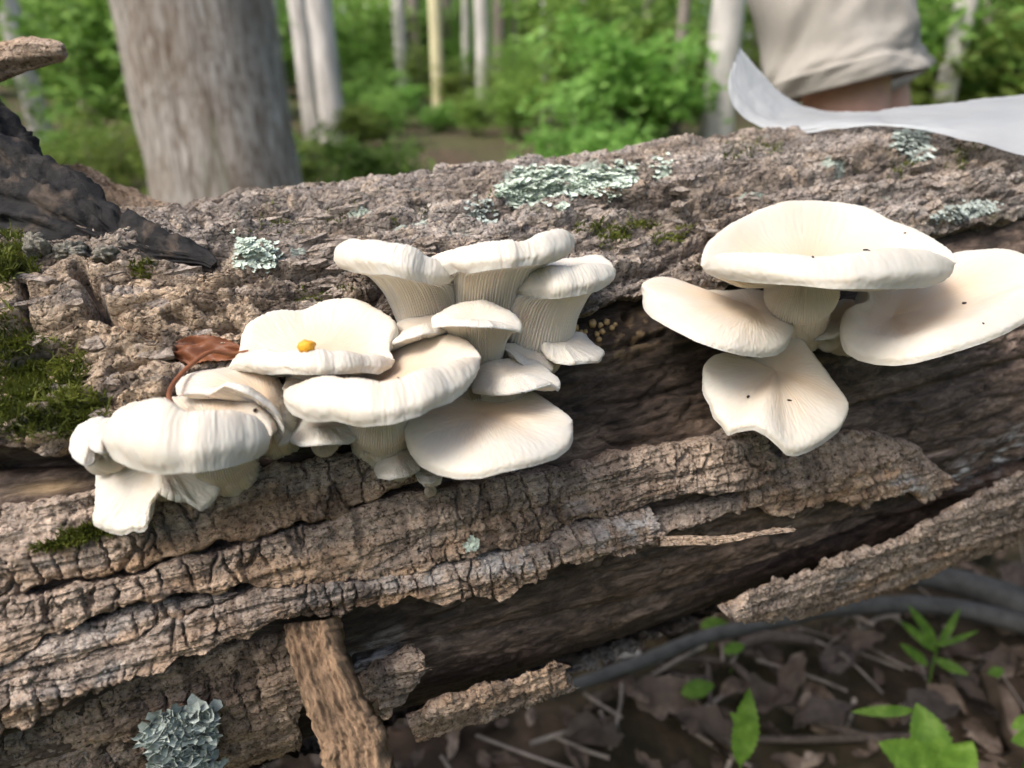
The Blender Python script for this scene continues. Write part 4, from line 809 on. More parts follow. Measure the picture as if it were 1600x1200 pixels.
lichen('grey lichen crust near the log edge above the right cap', [(1505, 333, 52, 12, -.2)], 432, M_LICHEN2, size=(0.0005, 0.0012), seed=8)

# loose bark flakes, single pieces proud of the sheet
def flake_mesh(seed):
    rg = np.random.default_rng(seed); n = 11; a = np.sort(rg.random(n)) * 6.283; L, W, T = rg.uniform(.003, .009), rg.uniform(.0012, .0028), rg.uniform(.0003, .0008)
    rr = 1 + rg.normal(0, .16, n); x = np.cos(a) * L * rr; y = np.sin(a) * W * rr; zt = T * (1 + .6 * perlin(x * 300 + seed, y * 300)) + (x / L) * T * rg.normal(0, .6)
    V = np.concatenate([np.stack([x, y, zt], -1), np.stack([x * .93, y * .9, zt * 0 - .0022], -1), [[0, 0, T * 1.1]]]); F = []
    for i in range(n):
        j = (i + 1) % n; F += [(i, j, 2 * n), (i, i + n, j + n), (i, j + n, j)]
    me = bpy.data.meshes.new('bark_flake'); me.from_pydata(V.tolist(), [], F); me.update(); me.materials.append(M_UPPER)
    for kk, val in (('cell', rg.uniform(.35, .95)), ('pale', rg.uniform(0, .35)), ('grey', rg.uniform(0, .6)), ('white', 0.0)):
        at = me.attributes.new(kk, 'FLOAT', 'POINT'); at.data.foreach_set('value', np.full(len(V), val, np.float32))
    return me
fms = [flake_mesh(300 + i) for i in range(24)]; rg = np.random.default_rng(77)
fx = rg.uniform(0, 1600, 1200); fy = rg.uniform(215, 680, 1200); ti, tj_, _ = log_hit(fx, fy, .149); ok = (tj_ > np.interp(ti, tu, thb) + .04) & (fbm(fx / 90, fy / 40, 2) > -.12) & ((fx > 420) | (rg.random(1200) < .35)); fx, fy = fx[ok][:290], fy[ok][:290]
fp, fn = surf(fx, fy)
for p_, n_ in zip(fp, fn):
    n_ = n_ + rg.normal(0, .09, 3); n_ /= np.linalg.norm(n_); a_ = rg.normal(0, .22); x_ = np.array([1.0, 0, 0]); x_ = x_ - n_ * n_[0]; x_ /= np.linalg.norm(x_); y_ = np.cross(n_, x_); X_ = x_ * math.cos(a_) + y_ * math.sin(a_); Y_ = np.cross(n_, X_)
    o = bpy.data.objects.new('bark_flake', fms[int(rg.integers(24))]); COL.objects.link(o); o.parent = log; p_ = p_ + n_ * .0004
    o.matrix_local = Matrix(((X_[0], Y_[0], n_[0], p_[0]), (X_[1], Y_[1], n_[1], p_[1]), (X_[2], Y_[2], n_[2], p_[2]), (0, 0, 0, 1)))
# crusty knobs by the limb
def knob(px, py, dep, rx, ry, seed, label):
    n, m_ = 40, 48; a = np.linspace(0.02, math.pi - .02, n)[:, None]; b = np.linspace(0, 6.283, m_, endpoint=False)[None]
    D = np.stack([np.sin(a) * np.cos(b), np.sin(a) * np.sin(b), np.cos(a) + 0 * b], -1)
    h = 1 + 0.38 * fbm(D[..., 0] * 1.6 + seed, D[..., 1] * 1.6 + D[..., 2] * 1.3, 3) + 0.09 * fbm(D[..., 0] * 7 + seed, D[..., 2] * 7 + D[..., 1] * 5, 4)
    sc = np.array([rx, rx, ry]) / FPX * dep; V = D * h[..., None] * sc; c = P(px, py, dep)
    o = mesh_obj('bark_knob', V, grid_faces(n, m_, closev=True), M_CRUST); o.location = c
    l = to_log(c); o.parent = log; o.matrix_parent_inverse = Matrix.Identity(4); o.location = l; o.rotation_euler = Matrix(RL.tolist()).to_euler(); o['label'] = label
knob(57, 384, .300, 17, 20, 1, 'crusty grey lichen-covered knob'); knob(165, 396, .303, 17, 12, 2, 'crusty grey lichen-covered knob'); knob(108, 392, .306, 22, 14, 3, 'curled bark knob')

# ---------------------------------------------------------------- small things on the log and the caps
def leaf_mesh(base, tip, width, nrm, n=14, k=7, curl=0.15, wave=0.0, seed=0, serr=0.0, shape=0.85, fold=0.12):
    base, tip, nrm = (np.asarray(q, float) for q in (base, tip, nrm)); ax = tip - base; L = np.linalg.norm(ax); ax /= L
    sd_ = np.cross(nrm, ax); sd_ /= np.linalg.norm(sd_); up = np.cross(ax, sd_)
    s = np.linspace(0, 1, n)[:, None]; v = np.linspace(-1, 1, k)[None]
    prof = np.sin(math.pi * np.clip(s, 0, 1)**shape)**0.8 * (1 + serr * (((np.arange(n)[:, None]) % 2) - .5))
    wv = wave * L * perlin(s * 4 + seed, v * 2 + seed * 1.7)
    V = base + ax * (s * L)[..., None] + sd_ * (v * prof * width / 2)[..., None] + up * (curl * L * (s - s * s) * 1.2 + fold * width * np.abs(v) * prof + wv)[..., None]
    return V.reshape(-1, 3), grid_faces(n, k)
def thing_mesh(name, V, F, m, label, cat, group=None, **kw):
    V = np.asarray(V); c = V.mean(0); c[2] = V[:, 2].min(); o = mesh_obj(name, V - c, F, m, None, **kw); o.location = c; return tag(o, label, cat, group)
lf = empty('dead_leaf', P(320, 560, .283)); tag(lf, 'curled russet dead leaf with a long stalk behind the left cluster', 'leaf'); lo = np.array(lf.location)
V1, F1 = leaf_mesh(P(388, 550, .279), P(247, 548, .283), 0.0115, P(320, 500, .26) - P(320, 560, .29), 34, 13, .04, .10, 3, .08, .9)
mesh_obj('blade', V1 - lo, F1, M_RED, lf)
V1, F1 = tube(crv([P(388, 549, .277), P(360, 553, .274), P(328, 550, .268), P(296, 572, .262), P(272, 598, .255), P(264, 618, .250), (P(270, 634, .247)), P(282, 643, .246)], 40), np.linspace(.0007, .0010, 40), 8)
mesh_obj('stalk', V1 - lo, F1, M_RED, lf)
def cap_point(key, px, py):
    tp = MUSH[key]['top'].reshape(-1, 3); w = tp - np.array([0, 0, CAMZ]); dep = w[:, 1] * cp - w[:, 2] * sp_; up = w[:, 1] * sp_ + w[:, 2] * cp
    x = 800 + FPX * w[:, 0] / dep; y = 600 - FPX * up / dep; d = np.hypot(x - px, y - py); c = np.where(d < d.min() + 4)[0]; i = c[np.argmin(dep[c])]; return tp[i], dep[i]
def pebble(name, c, r, m, label, cat, group=None, seed=0, sc=(1, 1, 1), parent=None):
    n, m_ = 12, 14; a = np.linspace(0.05, math.pi - .05, n)[:, None]; b = np.linspace(0, 6.283, m_, endpoint=False)[None]
    D = np.stack([np.sin(a) * np.cos(b), np.sin(a) * np.sin(b), np.cos(a) + 0 * b], -1); h = 1 + 0.25 * fbm(D[..., 0] * 1.5 + seed, D[..., 1] * 1.5 + D[..., 2] * 1.2, 3)
    F = [tuple(q) for q in grid_faces(n, m_, closev=True)] + [tuple(range(m_))[::-1], tuple(range((n - 1) * m_, n * m_))]
    o = mesh_obj(name, D.reshape(-1, 3) * h.reshape(-1, 1) * r * np.array(sc), F, m, parent); o.location = c
    if label: tag(o, label, cat, group)
    return o
c, _ = cap_point('M5', 481, 541); pebble('orange_morsel', c + UP * .0008, .0029, M_ORANGE, 'bright orange morsel lying in the hollow of a white mushroom', 'morsel', seed=2, sc=(1.05, .9, .8))
for i, (kk, x, y) in enumerate([('R1', 1415, 360), ('R1', 1270, 397), ('R1', 1352, 386), ('R2', 1201, 473), ('R2', 1227, 479), ('R3', 1507, 471), ('R3', 1536, 501), ('R4', 1237, 622), ('R4', 1170, 616), ('M7', 622, 586), ('M19', 862, 525), ('M1', 400, 637), ('M18', 846, 652)]):
    c, dp = cap_point(kk, x, y); d = np.array([0, 0, CAMZ]) - c; d /= np.linalg.norm(d)
    o = pebble('beetle', c + d * .0004, .00042 + .0003 * (i % 3) / 2, M_BUG, 'tiny dark beetle on the ' + {'R1': 'broad shallow-funnelled cap of the right cluster', 'R2': 'cap spreading left under the broad right cap', 'R3': 'wide right cap with the cream hollow', 'R4': 'lowest fan-shaped cap of the right cluster', 'M7': 'large cap with the sweeping rolled rim', 'M19': 'small fluted lone cap', 'M1': 'big front left cap', 'M18': 'curled-lip cap with the pointed tip'}[kk], 'beetle', 'tiny beetles on the mushrooms', seed=i, sc=(1.7, .8, .7)); o.rotation_euler = (0, 0, i * 1.3)
nc_p, _ = surf([925], [512], 0.1395); ncw = from_log(nc_p[0]); nc = empty('fungus_nodules', ncw); tag(nc, 'cluster of tan fungus nodules on the bare wood between the clusters', 'fungus')
for i, (x, y, s_) in enumerate([(926, 505, 7), (938, 508, 5), (948, 503, 6), (956, 512, 5), (941, 518, 5), (933, 522, 5), (936, 530, 5), (899, 512, 7), (908, 520, 5), (893, 520, 4), (915, 518, 4), (961, 507, 4)]):
    p_, _ = surf([x], [y], 0.1400); pebble('nodule', from_log(p_[0]) - ncw, s_ * .00026, M_SLIME, None, None, seed=i, parent=nc)

# ---------------------------------------------------------------- waxed paper over the log
cols = [[(1155, 74, .520), (1148, 92, .505), (1141, 112, .495)], [(1184, 108, .520), (1160, 132, .492), (1138, 140, .478)], [(1214, 139, .520), (1184, 163, .486), (1150, 172, .466)], [(1243, 162, .522), (1214, 186, .470), (1190, 199, .458)], [(1290, 172, .530), (1272, 190, .450), (1245, 209, .446)],
        [(1335, 176, .490), (1345, 188, .440), (1315, 200, .434)], [(1400, 170, .485), (1410, 192, .432), (1390, 197, .426)], [(1490, 160, .48), (1490, 192, .424), (1480, 212, .412)], [(1600, 147, .50), (1600, 185, .432), (1600, 243, .405)], [(1760, 126, .50), (1760, 176, .425), (1760, 290, .390)], [(1960, 105, .54), (1960, 170, .44), (1960, 345, .395)]]
cp3 = np.array([[P(*q) for q in c] for c in cols]); A = crv(cp3.reshape(len(cols), -1), 160).reshape(160, 3, 3); G = np.stack([crv(a, 40) for a in A])
S, Vv = np.meshgrid(np.linspace(0, 1, 160), np.linspace(0, 1, 40), indexing='ij'); G[..., 2] += 0.0012 * fbm(S * 9, Vv * 3, 3)
G[:, 0] += 0.0004 * RNG.random((160, 1)) * np.array([0, .3, 1]); G[0] += 0.0010 * RNG.random((40, 1)) * np.array([1, 0, 1])
V = np.concatenate([G.reshape(-1, 3), G.reshape(-1, 3) - np.array([0, .0001, .0002])]); F = np.concatenate([grid_faces(160, 40), grid_faces(160, 40, 6400)[:, ::-1]])
thing_mesh('paper_sheet', V, F[:len(F) // 2], M_PAPER, 'curling sheet of white waxed paper laid over the log', 'paper')

# ---------------------------------------------------------------- forest floor: litter, sticks, seedlings
rng = np.random.default_rng(11); Vs, Fs, off = [], [], 0
def litter_leaf(x, y, z, L, rng):
    a = rng.random() * 6.283; tl = rng.normal(0, .25); ax = np.array([math.cos(a), math.sin(a), tl]); nr = np.array([rng.normal(0, .35), rng.normal(0, .35), 1.0])
    b = np.array([x, y, z]); return leaf_mesh(b - ax * L / 2, b + ax * L / 2, L * rng.uniform(.35, .7), nr, 7, 5, rng.normal(.1, .25), .18, rng.random() * 50, .25, rng.uniform(.7, 1.1), rng.normal(0.05, .2))
for i in range(3600):
    if i < 2600: x, y = rng.uniform(-.5, 1.5), rng.uniform(.1, 1.7)
    else: x, y = rng.uniform(-4, 6), rng.uniform(.3, 6)
    V, F = litter_leaf(x, y, float(gz(x, y)) + rng.uniform(.002, .022), rng.uniform(.015, .045), rng); Vs.append(V); Fs.append(F + off); off += len(V)
o = mesh_obj('leaf_litter', np.concatenate(Vs), np.concatenate(Fs), M_DEAD); tag(o, 'brown leaf litter covering the forest floor', 'leaf litter', kind='stuff')
LFL = ['large dead leaf ' + q for q in ('left of the grassy seedling', 'above the forked twig', 'under the grey branch near the grassy seedling', 'just right of the grassy seedling', 'below the thick pale branch', 'beside the middle of the forked twig', 'between the forked twig and the broad-leaved seedling', 'inside the bend of the hooked twig', 'left of the hooked twig under the grey branch', 'behind the broad-leaved seedling', 'right of the broad-leaved seedling', 'between the log and the grey branch', 'beyond the thick pale branch', 'left of the upright serrated leaf', 'under the short loose bark strip')]
for i, (x, y) in enumerate([(1310, 1030), (1240, 1060), (1350, 1005), (1500, 1060), (1560, 1030), (1200, 1100), (1290, 1120), (1040, 1090), (980, 1060), (1450, 1120), (1550, 1100), (1050, 960), (1590, 900), (1100, 1150), (930, 1150)]):
    q = ground_hit(x, y, .03); V, F = litter_leaf(q[0], q[1], float(gz(q[0], q[1])) + .028, rng.uniform(.05, .085), rng)
    thing_mesh('fallen_leaf', V, F, M_DEAD if i % 3 else M_TWIG, LFL[i], 'leaf', 'large dead leaves on the forest floor')
Vs, Fs, off = [], [], 0
for i in range(520):
    x, y = rng.uniform(-.3, 1.4), rng.uniform(.2, 1.6); a = rng.random() * 3.14; L = rng.uniform(.02, .11); z = float(gz(x, y)) + rng.uniform(.012, .03); d = np.array([math.cos(a), math.sin(a), rng.normal(0, .12)]) * L / 2; c = np.array([x, y, z])
    V, F = tube(crv([c - d, c + rng.normal(0, .06, 3) * L, c + d], 5), rng.uniform(.0008, .003), 5); Vs.append(V); Fs += [tuple(np.array(f) + off) for f in F]; off += len(V)
o = mesh_obj('twig_litter', np.concatenate(Vs), Fs, plain('pale_twig', (0.30, 0.25, 0.21), .8, 30, .6)); tag(o, 'scattered pale twiglets and wood chips over the leaf litter', 'twig litter', kind='stuff')
def stick(label, pts, rads, m, cat='stick', name='fallen_stick', z=.02, lift=None):
    q = np.array([ground_hit(x, y, z + (0 if lift is None else l)) for (x, y), l in zip(pts, lift or [0] * len(pts))]); n = 60; c = crv(np.c_[q, np.array(rads)], n); c[:, 2] = np.maximum(c[:, 2], gz(c[:, 0], c[:, 1]) + c[:, 3] * .6)
    V, F = tube(c[:, :3], np.maximum(c[:, 3], .0008), 14, seed=len(pts), rough=.12, freq=12); return thing_mesh(name, V, F, m, label, cat)
stick('long grey fallen branch lying behind the log', [(860, 1085), (900, 1070), (1000, 1035), (1100, 995), (1210, 972), (1300, 952), (1440, 945), (1560, 965), (1700, 1005)], [.005, .006, .0075, .008, .0085, .009, .0105, .012, .013], M_STICK, lift=[.02] * 9)
stick('thick pale grey branch at the right behind the log', [(1410, 905), (1480, 905), (1560, 930), (1700, 985)], [.009, .015, .018, .020], M_STICK, lift=[.03] * 4)
stick('forked dark twig running across the litter', [(1140, 1030), (1165, 1055), (1200, 1085), (1260, 1120), (1330, 1145), (1420, 1165)], [.0035, .005, .0055, .005, .0045, .003], M_TWIG)
stick('pale bent root arching over the litter', [(1135, 1030), (1160, 1008), (1200, 995), (1260, 1000), (1290, 1010)], [.005, .0065, .007, .006, .004], M_TWIG, lift=[0, .01, .015, .01, 0])
stick('hooked thin twig beside the grey branch', [(1110, 1060), (1060, 1058), (1030, 1042), (1045, 1030), (1100, 1030), (1135, 1035)], [.0025, .004, .0045, .0045, .004, .0035], M_TWIG)
stick('short twig pointing down from the hooked twig', [(1105, 1035), (1108, 1060), (1110, 1100)], [.003, .003, .0025], M_TWIG)
stick('thin straight twig at the bottom of the litter', [(1170, 1155), (1260, 1155), (1340, 1152), (1430, 1150)], [.003, .004, .004, .003], M_TWIG)
stick('bleached wood splinter beside the grey branch', [(930, 1015), (960, 1020), (1000, 1022)], [.004, .008, .004], plain('bleached_wood', (0.45, 0.42, 0.38), .8, 80, .3, .001), lift=[.02] * 3)
def seedling(label, base_w, leaves, stems, group=None, name='seedling'):
    root = empty(name, base_w); tag(root, label, 'seedling', group); b = np.array(base_w)
    for s_ in stems:
        V, F = tube(crv(s_, 14), np.linspace(.0014, .0009, 14), 7); mesh_obj('stem', V - b, F, M_SEED, root)
    for (p0, p1, w, nr, serr) in leaves:
        V, F = leaf_mesh(p0, p1, w, nr, 24, 7, .10, .03, w * 99, serr, .85, .10); mesh_obj('leaf', V - b, F, M_SEED, root)
NC = np.array([0, -.75, .65])
def gp(x, y): 
    q = ground_hit(x, y); q[2] = gz(q[0], q[1]); return q
b = gp(1165, 1290); seedling('upright serrated green leaf growing from the litter', b, [(P(1156, 1196, .60), P(1170, 1074, .60), .021, NC, .16), (P(1160, 1135, .60), P(1140, 1112, .598), .006, NC, 0), (P(1160, 1130, .60), P(1178, 1118, .598), .006, NC, 0)], [[b, P(1158, 1230, .62), P(1157, 1180, .601)]])
b = gp(1480, 1330); ct = P(1470, 1212, .60)
seedling('bright green broad-leaved seedling in the litter', b, [(P(1468, 1215, .60), P(1432, 1098, .62), .034, NC, .14), (ct, P(1372, 1160, .585), .032, NC, .14), (ct, P(1520, 1158, .59), .030, NC, .14), (P(1430, 1110, .62), P(1328, 1112, .625), .009, NC, 0)], [[b, P(1475, 1260, .62), ct], [ct, P(1450, 1150, .612), P(1425, 1108, .62)]])
b = gp(1445, 1090); k0 = P(1465, 1010, .80); sg = gp(1450, 1085)
seedling('grassy seedling with narrow leaves beside the grey branch', sg, [(k0, P(1418, 945, .80), .011, NC, 0), (P(1462, 1018, .80), P(1405, 970, .79), .011, NC, 0), (k0, P(1500, 950, .80), .009, NC, 0), (P(1460, 1030, .80), P(1514, 1055, .78), .011, NC, 0), (P(1450, 1040, .80), P(1405, 1005, .79), .011, NC, 0), (k0, P(1530, 985, .80), .006, NC, 0)], [[sg, P(1455, 1050, .80), k0]])
b = gp(1600, 1200); seedling('little green sprout beside the broad-leaved seedling', b, [(P(1612, 1120, .66), P(1580, 1138, .66), .012, NC, 0), (P(1612, 1150, .66), P(1580, 1158, .65), .014, NC, 0)], [[b, P(1612, 1160, .67), P(1612, 1118, .66)]])
SPL = ['single-leaf sprout left of the upright serrated leaf', 'single-leaf sprout under the grey branch beside the bent root', 'single-leaf sprout at the fork of the dark twig', 'single-leaf sprout right of the grassy seedling', 'single-leaf sprout behind the grey branch close to the log']
for i, (x, y, w, a) in enumerate([(1085, 1122, 50, .3), (1112, 1012, 48, -.2), (1142, 1052, 36, .1), (1545, 1085, 30, .2), (1035, 975, 26, .5)]):
    q = gp(x, y); q2 = q + np.array([0, 0, .035]); r_ = w / FPX * .85
    seedling(SPL[i], q, [(q2 - np.array([r_ / 2, .004, 0]), q2 + np.array([r_ / 2, .004, .01 * a]), r_ * .5, np.array([.2 * a, -.5, .8]), .10)], [[q, q + np.array([0, 0, .015]), q2 - np.array([r_ / 2, .004, 0])]], 'single-leaf sprouts in the litter')

# ---------------------------------------------------------------- trees and undergrowth
def foliage(rng, n_clump, per, rx, rz, z0, leaf, spread):
    V = []
    c = rng.normal(0, 1, (n_clump, 3)); c /= np.linalg.norm(c, axis=1, keepdims=True); c *= (rng.random((n_clump, 1))**.5); c = c * np.array([rx, rx, rz]) + np.array([0, 0, z0])
    ctr = np.repeat(c, per, 0) + rng.normal(0, 1, (n_clump * per, 3)) * np.array([spread, spread, spread * .45]); n = len(ctr)
    a = rng.random(n) * 6.283; d = np.stack([np.cos(a), np.sin(a), rng.normal(-.15, .35, n)], -1); nr = np.stack([rng.normal(0, .5, n), rng.normal(0, .5, n), np.ones(n)], -1)
    sd_ = np.cross(nr, d); sd_ /= np.linalg.norm(sd_, axis=1, keepdims=True); L = (leaf * rng.uniform(.6, 1.3, n))[:, None]; w = L * .30
    up = np.cross(d, sd_) * L * .08
    V = np.stack([ctr, ctr + d * L * .35 + sd_ * w + up, ctr + d * L, ctr + d * L * .35 - sd_ * w + up], 1); b0 = np.arange(n)[:, None] * 4
    return V.reshape(-1, 3), np.concatenate([b0 + np.array([[0, 1, 2]]), b0 + np.array([[0, 2, 3]])]), c
def make_shrub(seed, n_clump, per, rx, rz, z0, leaf, spread):
    rng = np.random.default_rng(seed); r_ = empty('understory_shrub'); V, F, c = foliage(rng, n_clump, per, rx, rz, z0, leaf, spread)
    mesh_obj('foliage', V, F, M_LEAF, r_, None, False)
    Vs, Fs, o_ = [], [], 0
    for q in c[:22]:
        mid = q * np.array([.3, .3, .55]); V, F = tube(crv([(0, 0, -.05), mid, q], 8), np.linspace(.018, .004, 8), 5); Vs.append(V); Fs += [tuple(np.array(f) + o_) for f in F]; o_ += len(V)
    mesh_obj('stem', np.concatenate(Vs), Fs, M_TRUNKD, r_); return r_
protos = [make_shrub(21, 60, 42, .95, 1.0, 1.05, .14, .18), make_shrub(22, 75, 40, 1.1, 1.25, 1.35, .12, .19), make_shrub(23, 45, 48, .8, .75, .8, .16, .17)]
used = [False] * 3
def place_shrub(kind, x, y, sc, rz, label, group='understory shrubs behind the log'):
    if used[kind]: r_ = copy_tree(protos[kind])
    else: r_ = protos[kind]; used[kind] = True
    r_.location = (x, y, float(gz(x, y))); r_.scale = (sc,) * 3; r_.rotation_euler = (0, 0, rz); tag(r_, label, 'shrub', group)
SL = ['dense green shrub', 'loose leafy shrub', 'rounded large-leaved shrub']
REFS = [(-60, 'left of the slim leaning trunk'), (72, 'by the slim leaning trunk'), (150, 'just left of the massive trunk'), (440, 'just right of the massive trunk'), (510, 'by the pale twin trunks'), (590, 'between the twin trunks and the yellowish trunk'), (687, 'by the yellowish trunk'), (765, 'by the straight grey trunk'), (852, 'by the pale thin trunk'), (950, 'between the pale thin trunk and the dark thin one'), (1050, 'by the dark thin trunk'), (1116, 'by the stout pale trunk'), (1300, 'behind the shorts'), (1470, 'right of the person in shorts'), (1640, 'far right of the person in shorts')]
rng = np.random.default_rng(5)
for d0, nrow, jit in ((3.4, 14, .3), (4.4, 14, .3), (5.8, 12, .5), (7.5, 14, .6), (10.5, 18, .9), (14.5, 20, 1.2), (19, 22, 1.5)):
    for i in range(nrow):
        fx = (i + .5) / nrow * 2 - 1 + rng.normal(0, .06); px = 800 + fx * 900
        if d0 < 12 and any(abs(px - q) < ((30 if d0 < 5 else 65) if d0 < 9 else 40) for q in (72, 505, 645, 690, 765, 850, 1116)) or (d0 < 6.5 and (abs(px - 1116) < 95 or -60 < px < 125)) or (5 < d0 < 9 and px < 215): continue
        if d0 < 5 and px > 1120: continue
        if 5 < d0 < 12 and 535 < px < 880: continue
        d = d0 + rng.normal(0, jit * .5); x = (px - 800) / FPX * d * 1.02; kd = int(rng.integers(3))
        place_shrub(kd, x, d, rng.uniform(.75, 1.15) * (1.1 if d0 > 9 else (.75 if d0 > 5 else .27)), rng.random() * 6.28, ('knee-high ' if d0 < 5 else 'waist-high ' if d0 < 7 else '' if d0 < 9 else 'distant ' if d0 < 12 else 'faint far-off ') + SL[kd] + ' ' + min(REFS, key=lambda q: abs(q[0] - px))[1])
V, F, c = foliage(np.random.default_rng(9), 3200, 22, 1, 1, 0, .42, .6)
c2 = np.random.default_rng(10); cc_ = np.stack([c2.uniform(-38, 38, 3200), c2.uniform(24, 36, 3200), c2.uniform(0, 11, 3200)], -1)
V = V.reshape(3200, 22 * 4, 3) - c[:, None] + cc_[:, None]; V[..., 2] += gz(cc_[:, 0], cc_[:, 1])[:, None]
o = mesh_obj('far_woods', V.reshape(-1, 3), F, M_LEAF, None, None, False); tag(o, 'mass of far green forest foliage behind all the trunks', 'woods', kind='stuff')
# unseen foliage ring added beside and behind the viewer to block low skylight
rgw = np.random.default_rng(33); nw = 900; V, F, c = foliage(rgw, nw, 22, 1, 1, 0, .30, .45); aw = np.radians(rgw.uniform(98, 442, nw)); dw = rgw.uniform(5.5, 9.5, nw)
aw = np.where((np.degrees(aw) > 128) & (np.degrees(aw) < 412), aw, np.radians(rgw.uniform(130, 410, nw))); cw = np.stack([np.cos(aw) * dw, np.sin(aw) * dw, rgw.uniform(.1, 1, nw)**.8 * 2.7], -1)
V = V.reshape(nw, 88, 3) - c[:, None] + cw[:, None]; o = mesh_obj('skylight_blocker_woods', V.reshape(-1, 3), F, M_LEAF, None, None, False); tag(o, 'unseen leafy undergrowth added around the viewer to block low skylight', 'woods', kind='stuff')
crown_mesh = [ch for ch in protos[1].children if ch.name.startswith('foliage')][0].data
def tree(label, px, w, d, m, lean=0.0, h=22.0, rough=.05, n=70, k=28, flare=.25):
    x = (px - 800) / FPX * (d * cp + .2) ; y = d; z = float(gz(x, y)); r0 = w / FPX * d / 2; root = empty('tree', (x, y, z - .05)); tag(root, label, 'tree', 'forest trees behind the log')
    s = np.linspace(0, 1, n)**2.2; p = np.stack([lean * s * h * .75 + .10 * np.sin(s * 3 + px), .08 * np.sin(s * 4 + px * 2), s * h], -1); p -= p[0]
    r = r0 * (1 - .55 * s) * (1 + flare * np.exp(-s * h / .22)); V, F = tube(p, r, k, seed=px % 17, rough=rough, freq=2.5); tk = mesh_obj('trunk', V, F, m, root)
    rg = np.random.default_rng(px)
    for j in range(5):
        f = int(n * (.78 + .05 * j)); a = rg.random() * 6.28; q = p[min(f, n - 1)]; e = q + np.array([math.cos(a), math.sin(a), .7]) * rg.uniform(.8, 1.4); V, F = tube(crv([q, (q + e) / 2 + (0, 0, .1), e], 8), np.linspace(r0 * .4, r0 * .1, 8), 7); mesh_obj('limb', V, F, m, tk)
    cr = bpy.data.objects.new('crown', crown_mesh); COL.objects.link(cr); cr.parent = root; cr.location = tuple(p[-1] - np.array([0, 0, 2.0])); cr.scale = (.9, .9, .9); cr.rotation_euler = (0, 0, rg.random() * 6)
for px, d, kd, sc in ((570, 6.8, 2, .26), (640, 9.3, 0, .30), (695, 8.4, 2, .22), (745, 7.8, 0, .22), (612, 7.0, 1, .20), (662, 11.5, 1, .36), (715, 11, 0, .32), (780, 10, 1, .3), (592, 8.0, 0, .34), (805, 7.4, 0, .30), (826, 9.0, 1, .40), (725, 9.5, 2, .26), (460, 4.0, 2, .26), (560, 11.5, 1, .7), (735, 13, 1, .8), (610, 13, 0, .8)):
    place_shrub(kd, (px - 800) / FPX * d, d, sc, px * 1.0, 'small ' + SL[kd] + ' among the mid-distance trunks ' + min(REFS, key=lambda q: abs(q[0] - px))[1])
tree('massive grey-brown furrowed tree trunk close behind the log', 374, 218, 2.75, M_BIG, -.06, 24, .035, 120, 90, .10)
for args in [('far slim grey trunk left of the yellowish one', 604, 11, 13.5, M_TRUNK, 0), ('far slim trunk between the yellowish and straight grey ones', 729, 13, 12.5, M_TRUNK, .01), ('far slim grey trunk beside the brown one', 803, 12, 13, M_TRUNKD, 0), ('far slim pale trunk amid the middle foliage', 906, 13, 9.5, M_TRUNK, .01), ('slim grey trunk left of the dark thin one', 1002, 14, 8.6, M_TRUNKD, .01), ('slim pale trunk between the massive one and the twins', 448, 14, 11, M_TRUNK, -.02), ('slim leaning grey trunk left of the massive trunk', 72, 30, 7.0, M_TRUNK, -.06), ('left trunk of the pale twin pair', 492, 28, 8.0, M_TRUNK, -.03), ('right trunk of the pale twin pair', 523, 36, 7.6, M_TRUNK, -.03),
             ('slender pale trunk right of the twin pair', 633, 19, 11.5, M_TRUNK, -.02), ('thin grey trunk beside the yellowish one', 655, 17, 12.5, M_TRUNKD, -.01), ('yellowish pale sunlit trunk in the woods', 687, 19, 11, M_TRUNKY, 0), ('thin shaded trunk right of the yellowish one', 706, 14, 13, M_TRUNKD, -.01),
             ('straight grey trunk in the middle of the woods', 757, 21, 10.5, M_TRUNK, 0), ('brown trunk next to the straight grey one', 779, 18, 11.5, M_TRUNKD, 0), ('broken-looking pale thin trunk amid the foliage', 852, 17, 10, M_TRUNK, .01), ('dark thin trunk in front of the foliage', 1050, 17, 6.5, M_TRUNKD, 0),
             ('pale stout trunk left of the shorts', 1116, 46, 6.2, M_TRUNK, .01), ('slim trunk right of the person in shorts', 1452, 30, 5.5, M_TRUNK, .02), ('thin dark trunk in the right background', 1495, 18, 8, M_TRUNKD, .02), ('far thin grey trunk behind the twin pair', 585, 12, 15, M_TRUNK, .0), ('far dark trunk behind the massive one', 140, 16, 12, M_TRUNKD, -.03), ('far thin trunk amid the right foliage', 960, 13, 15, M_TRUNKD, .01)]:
    tree(*args)

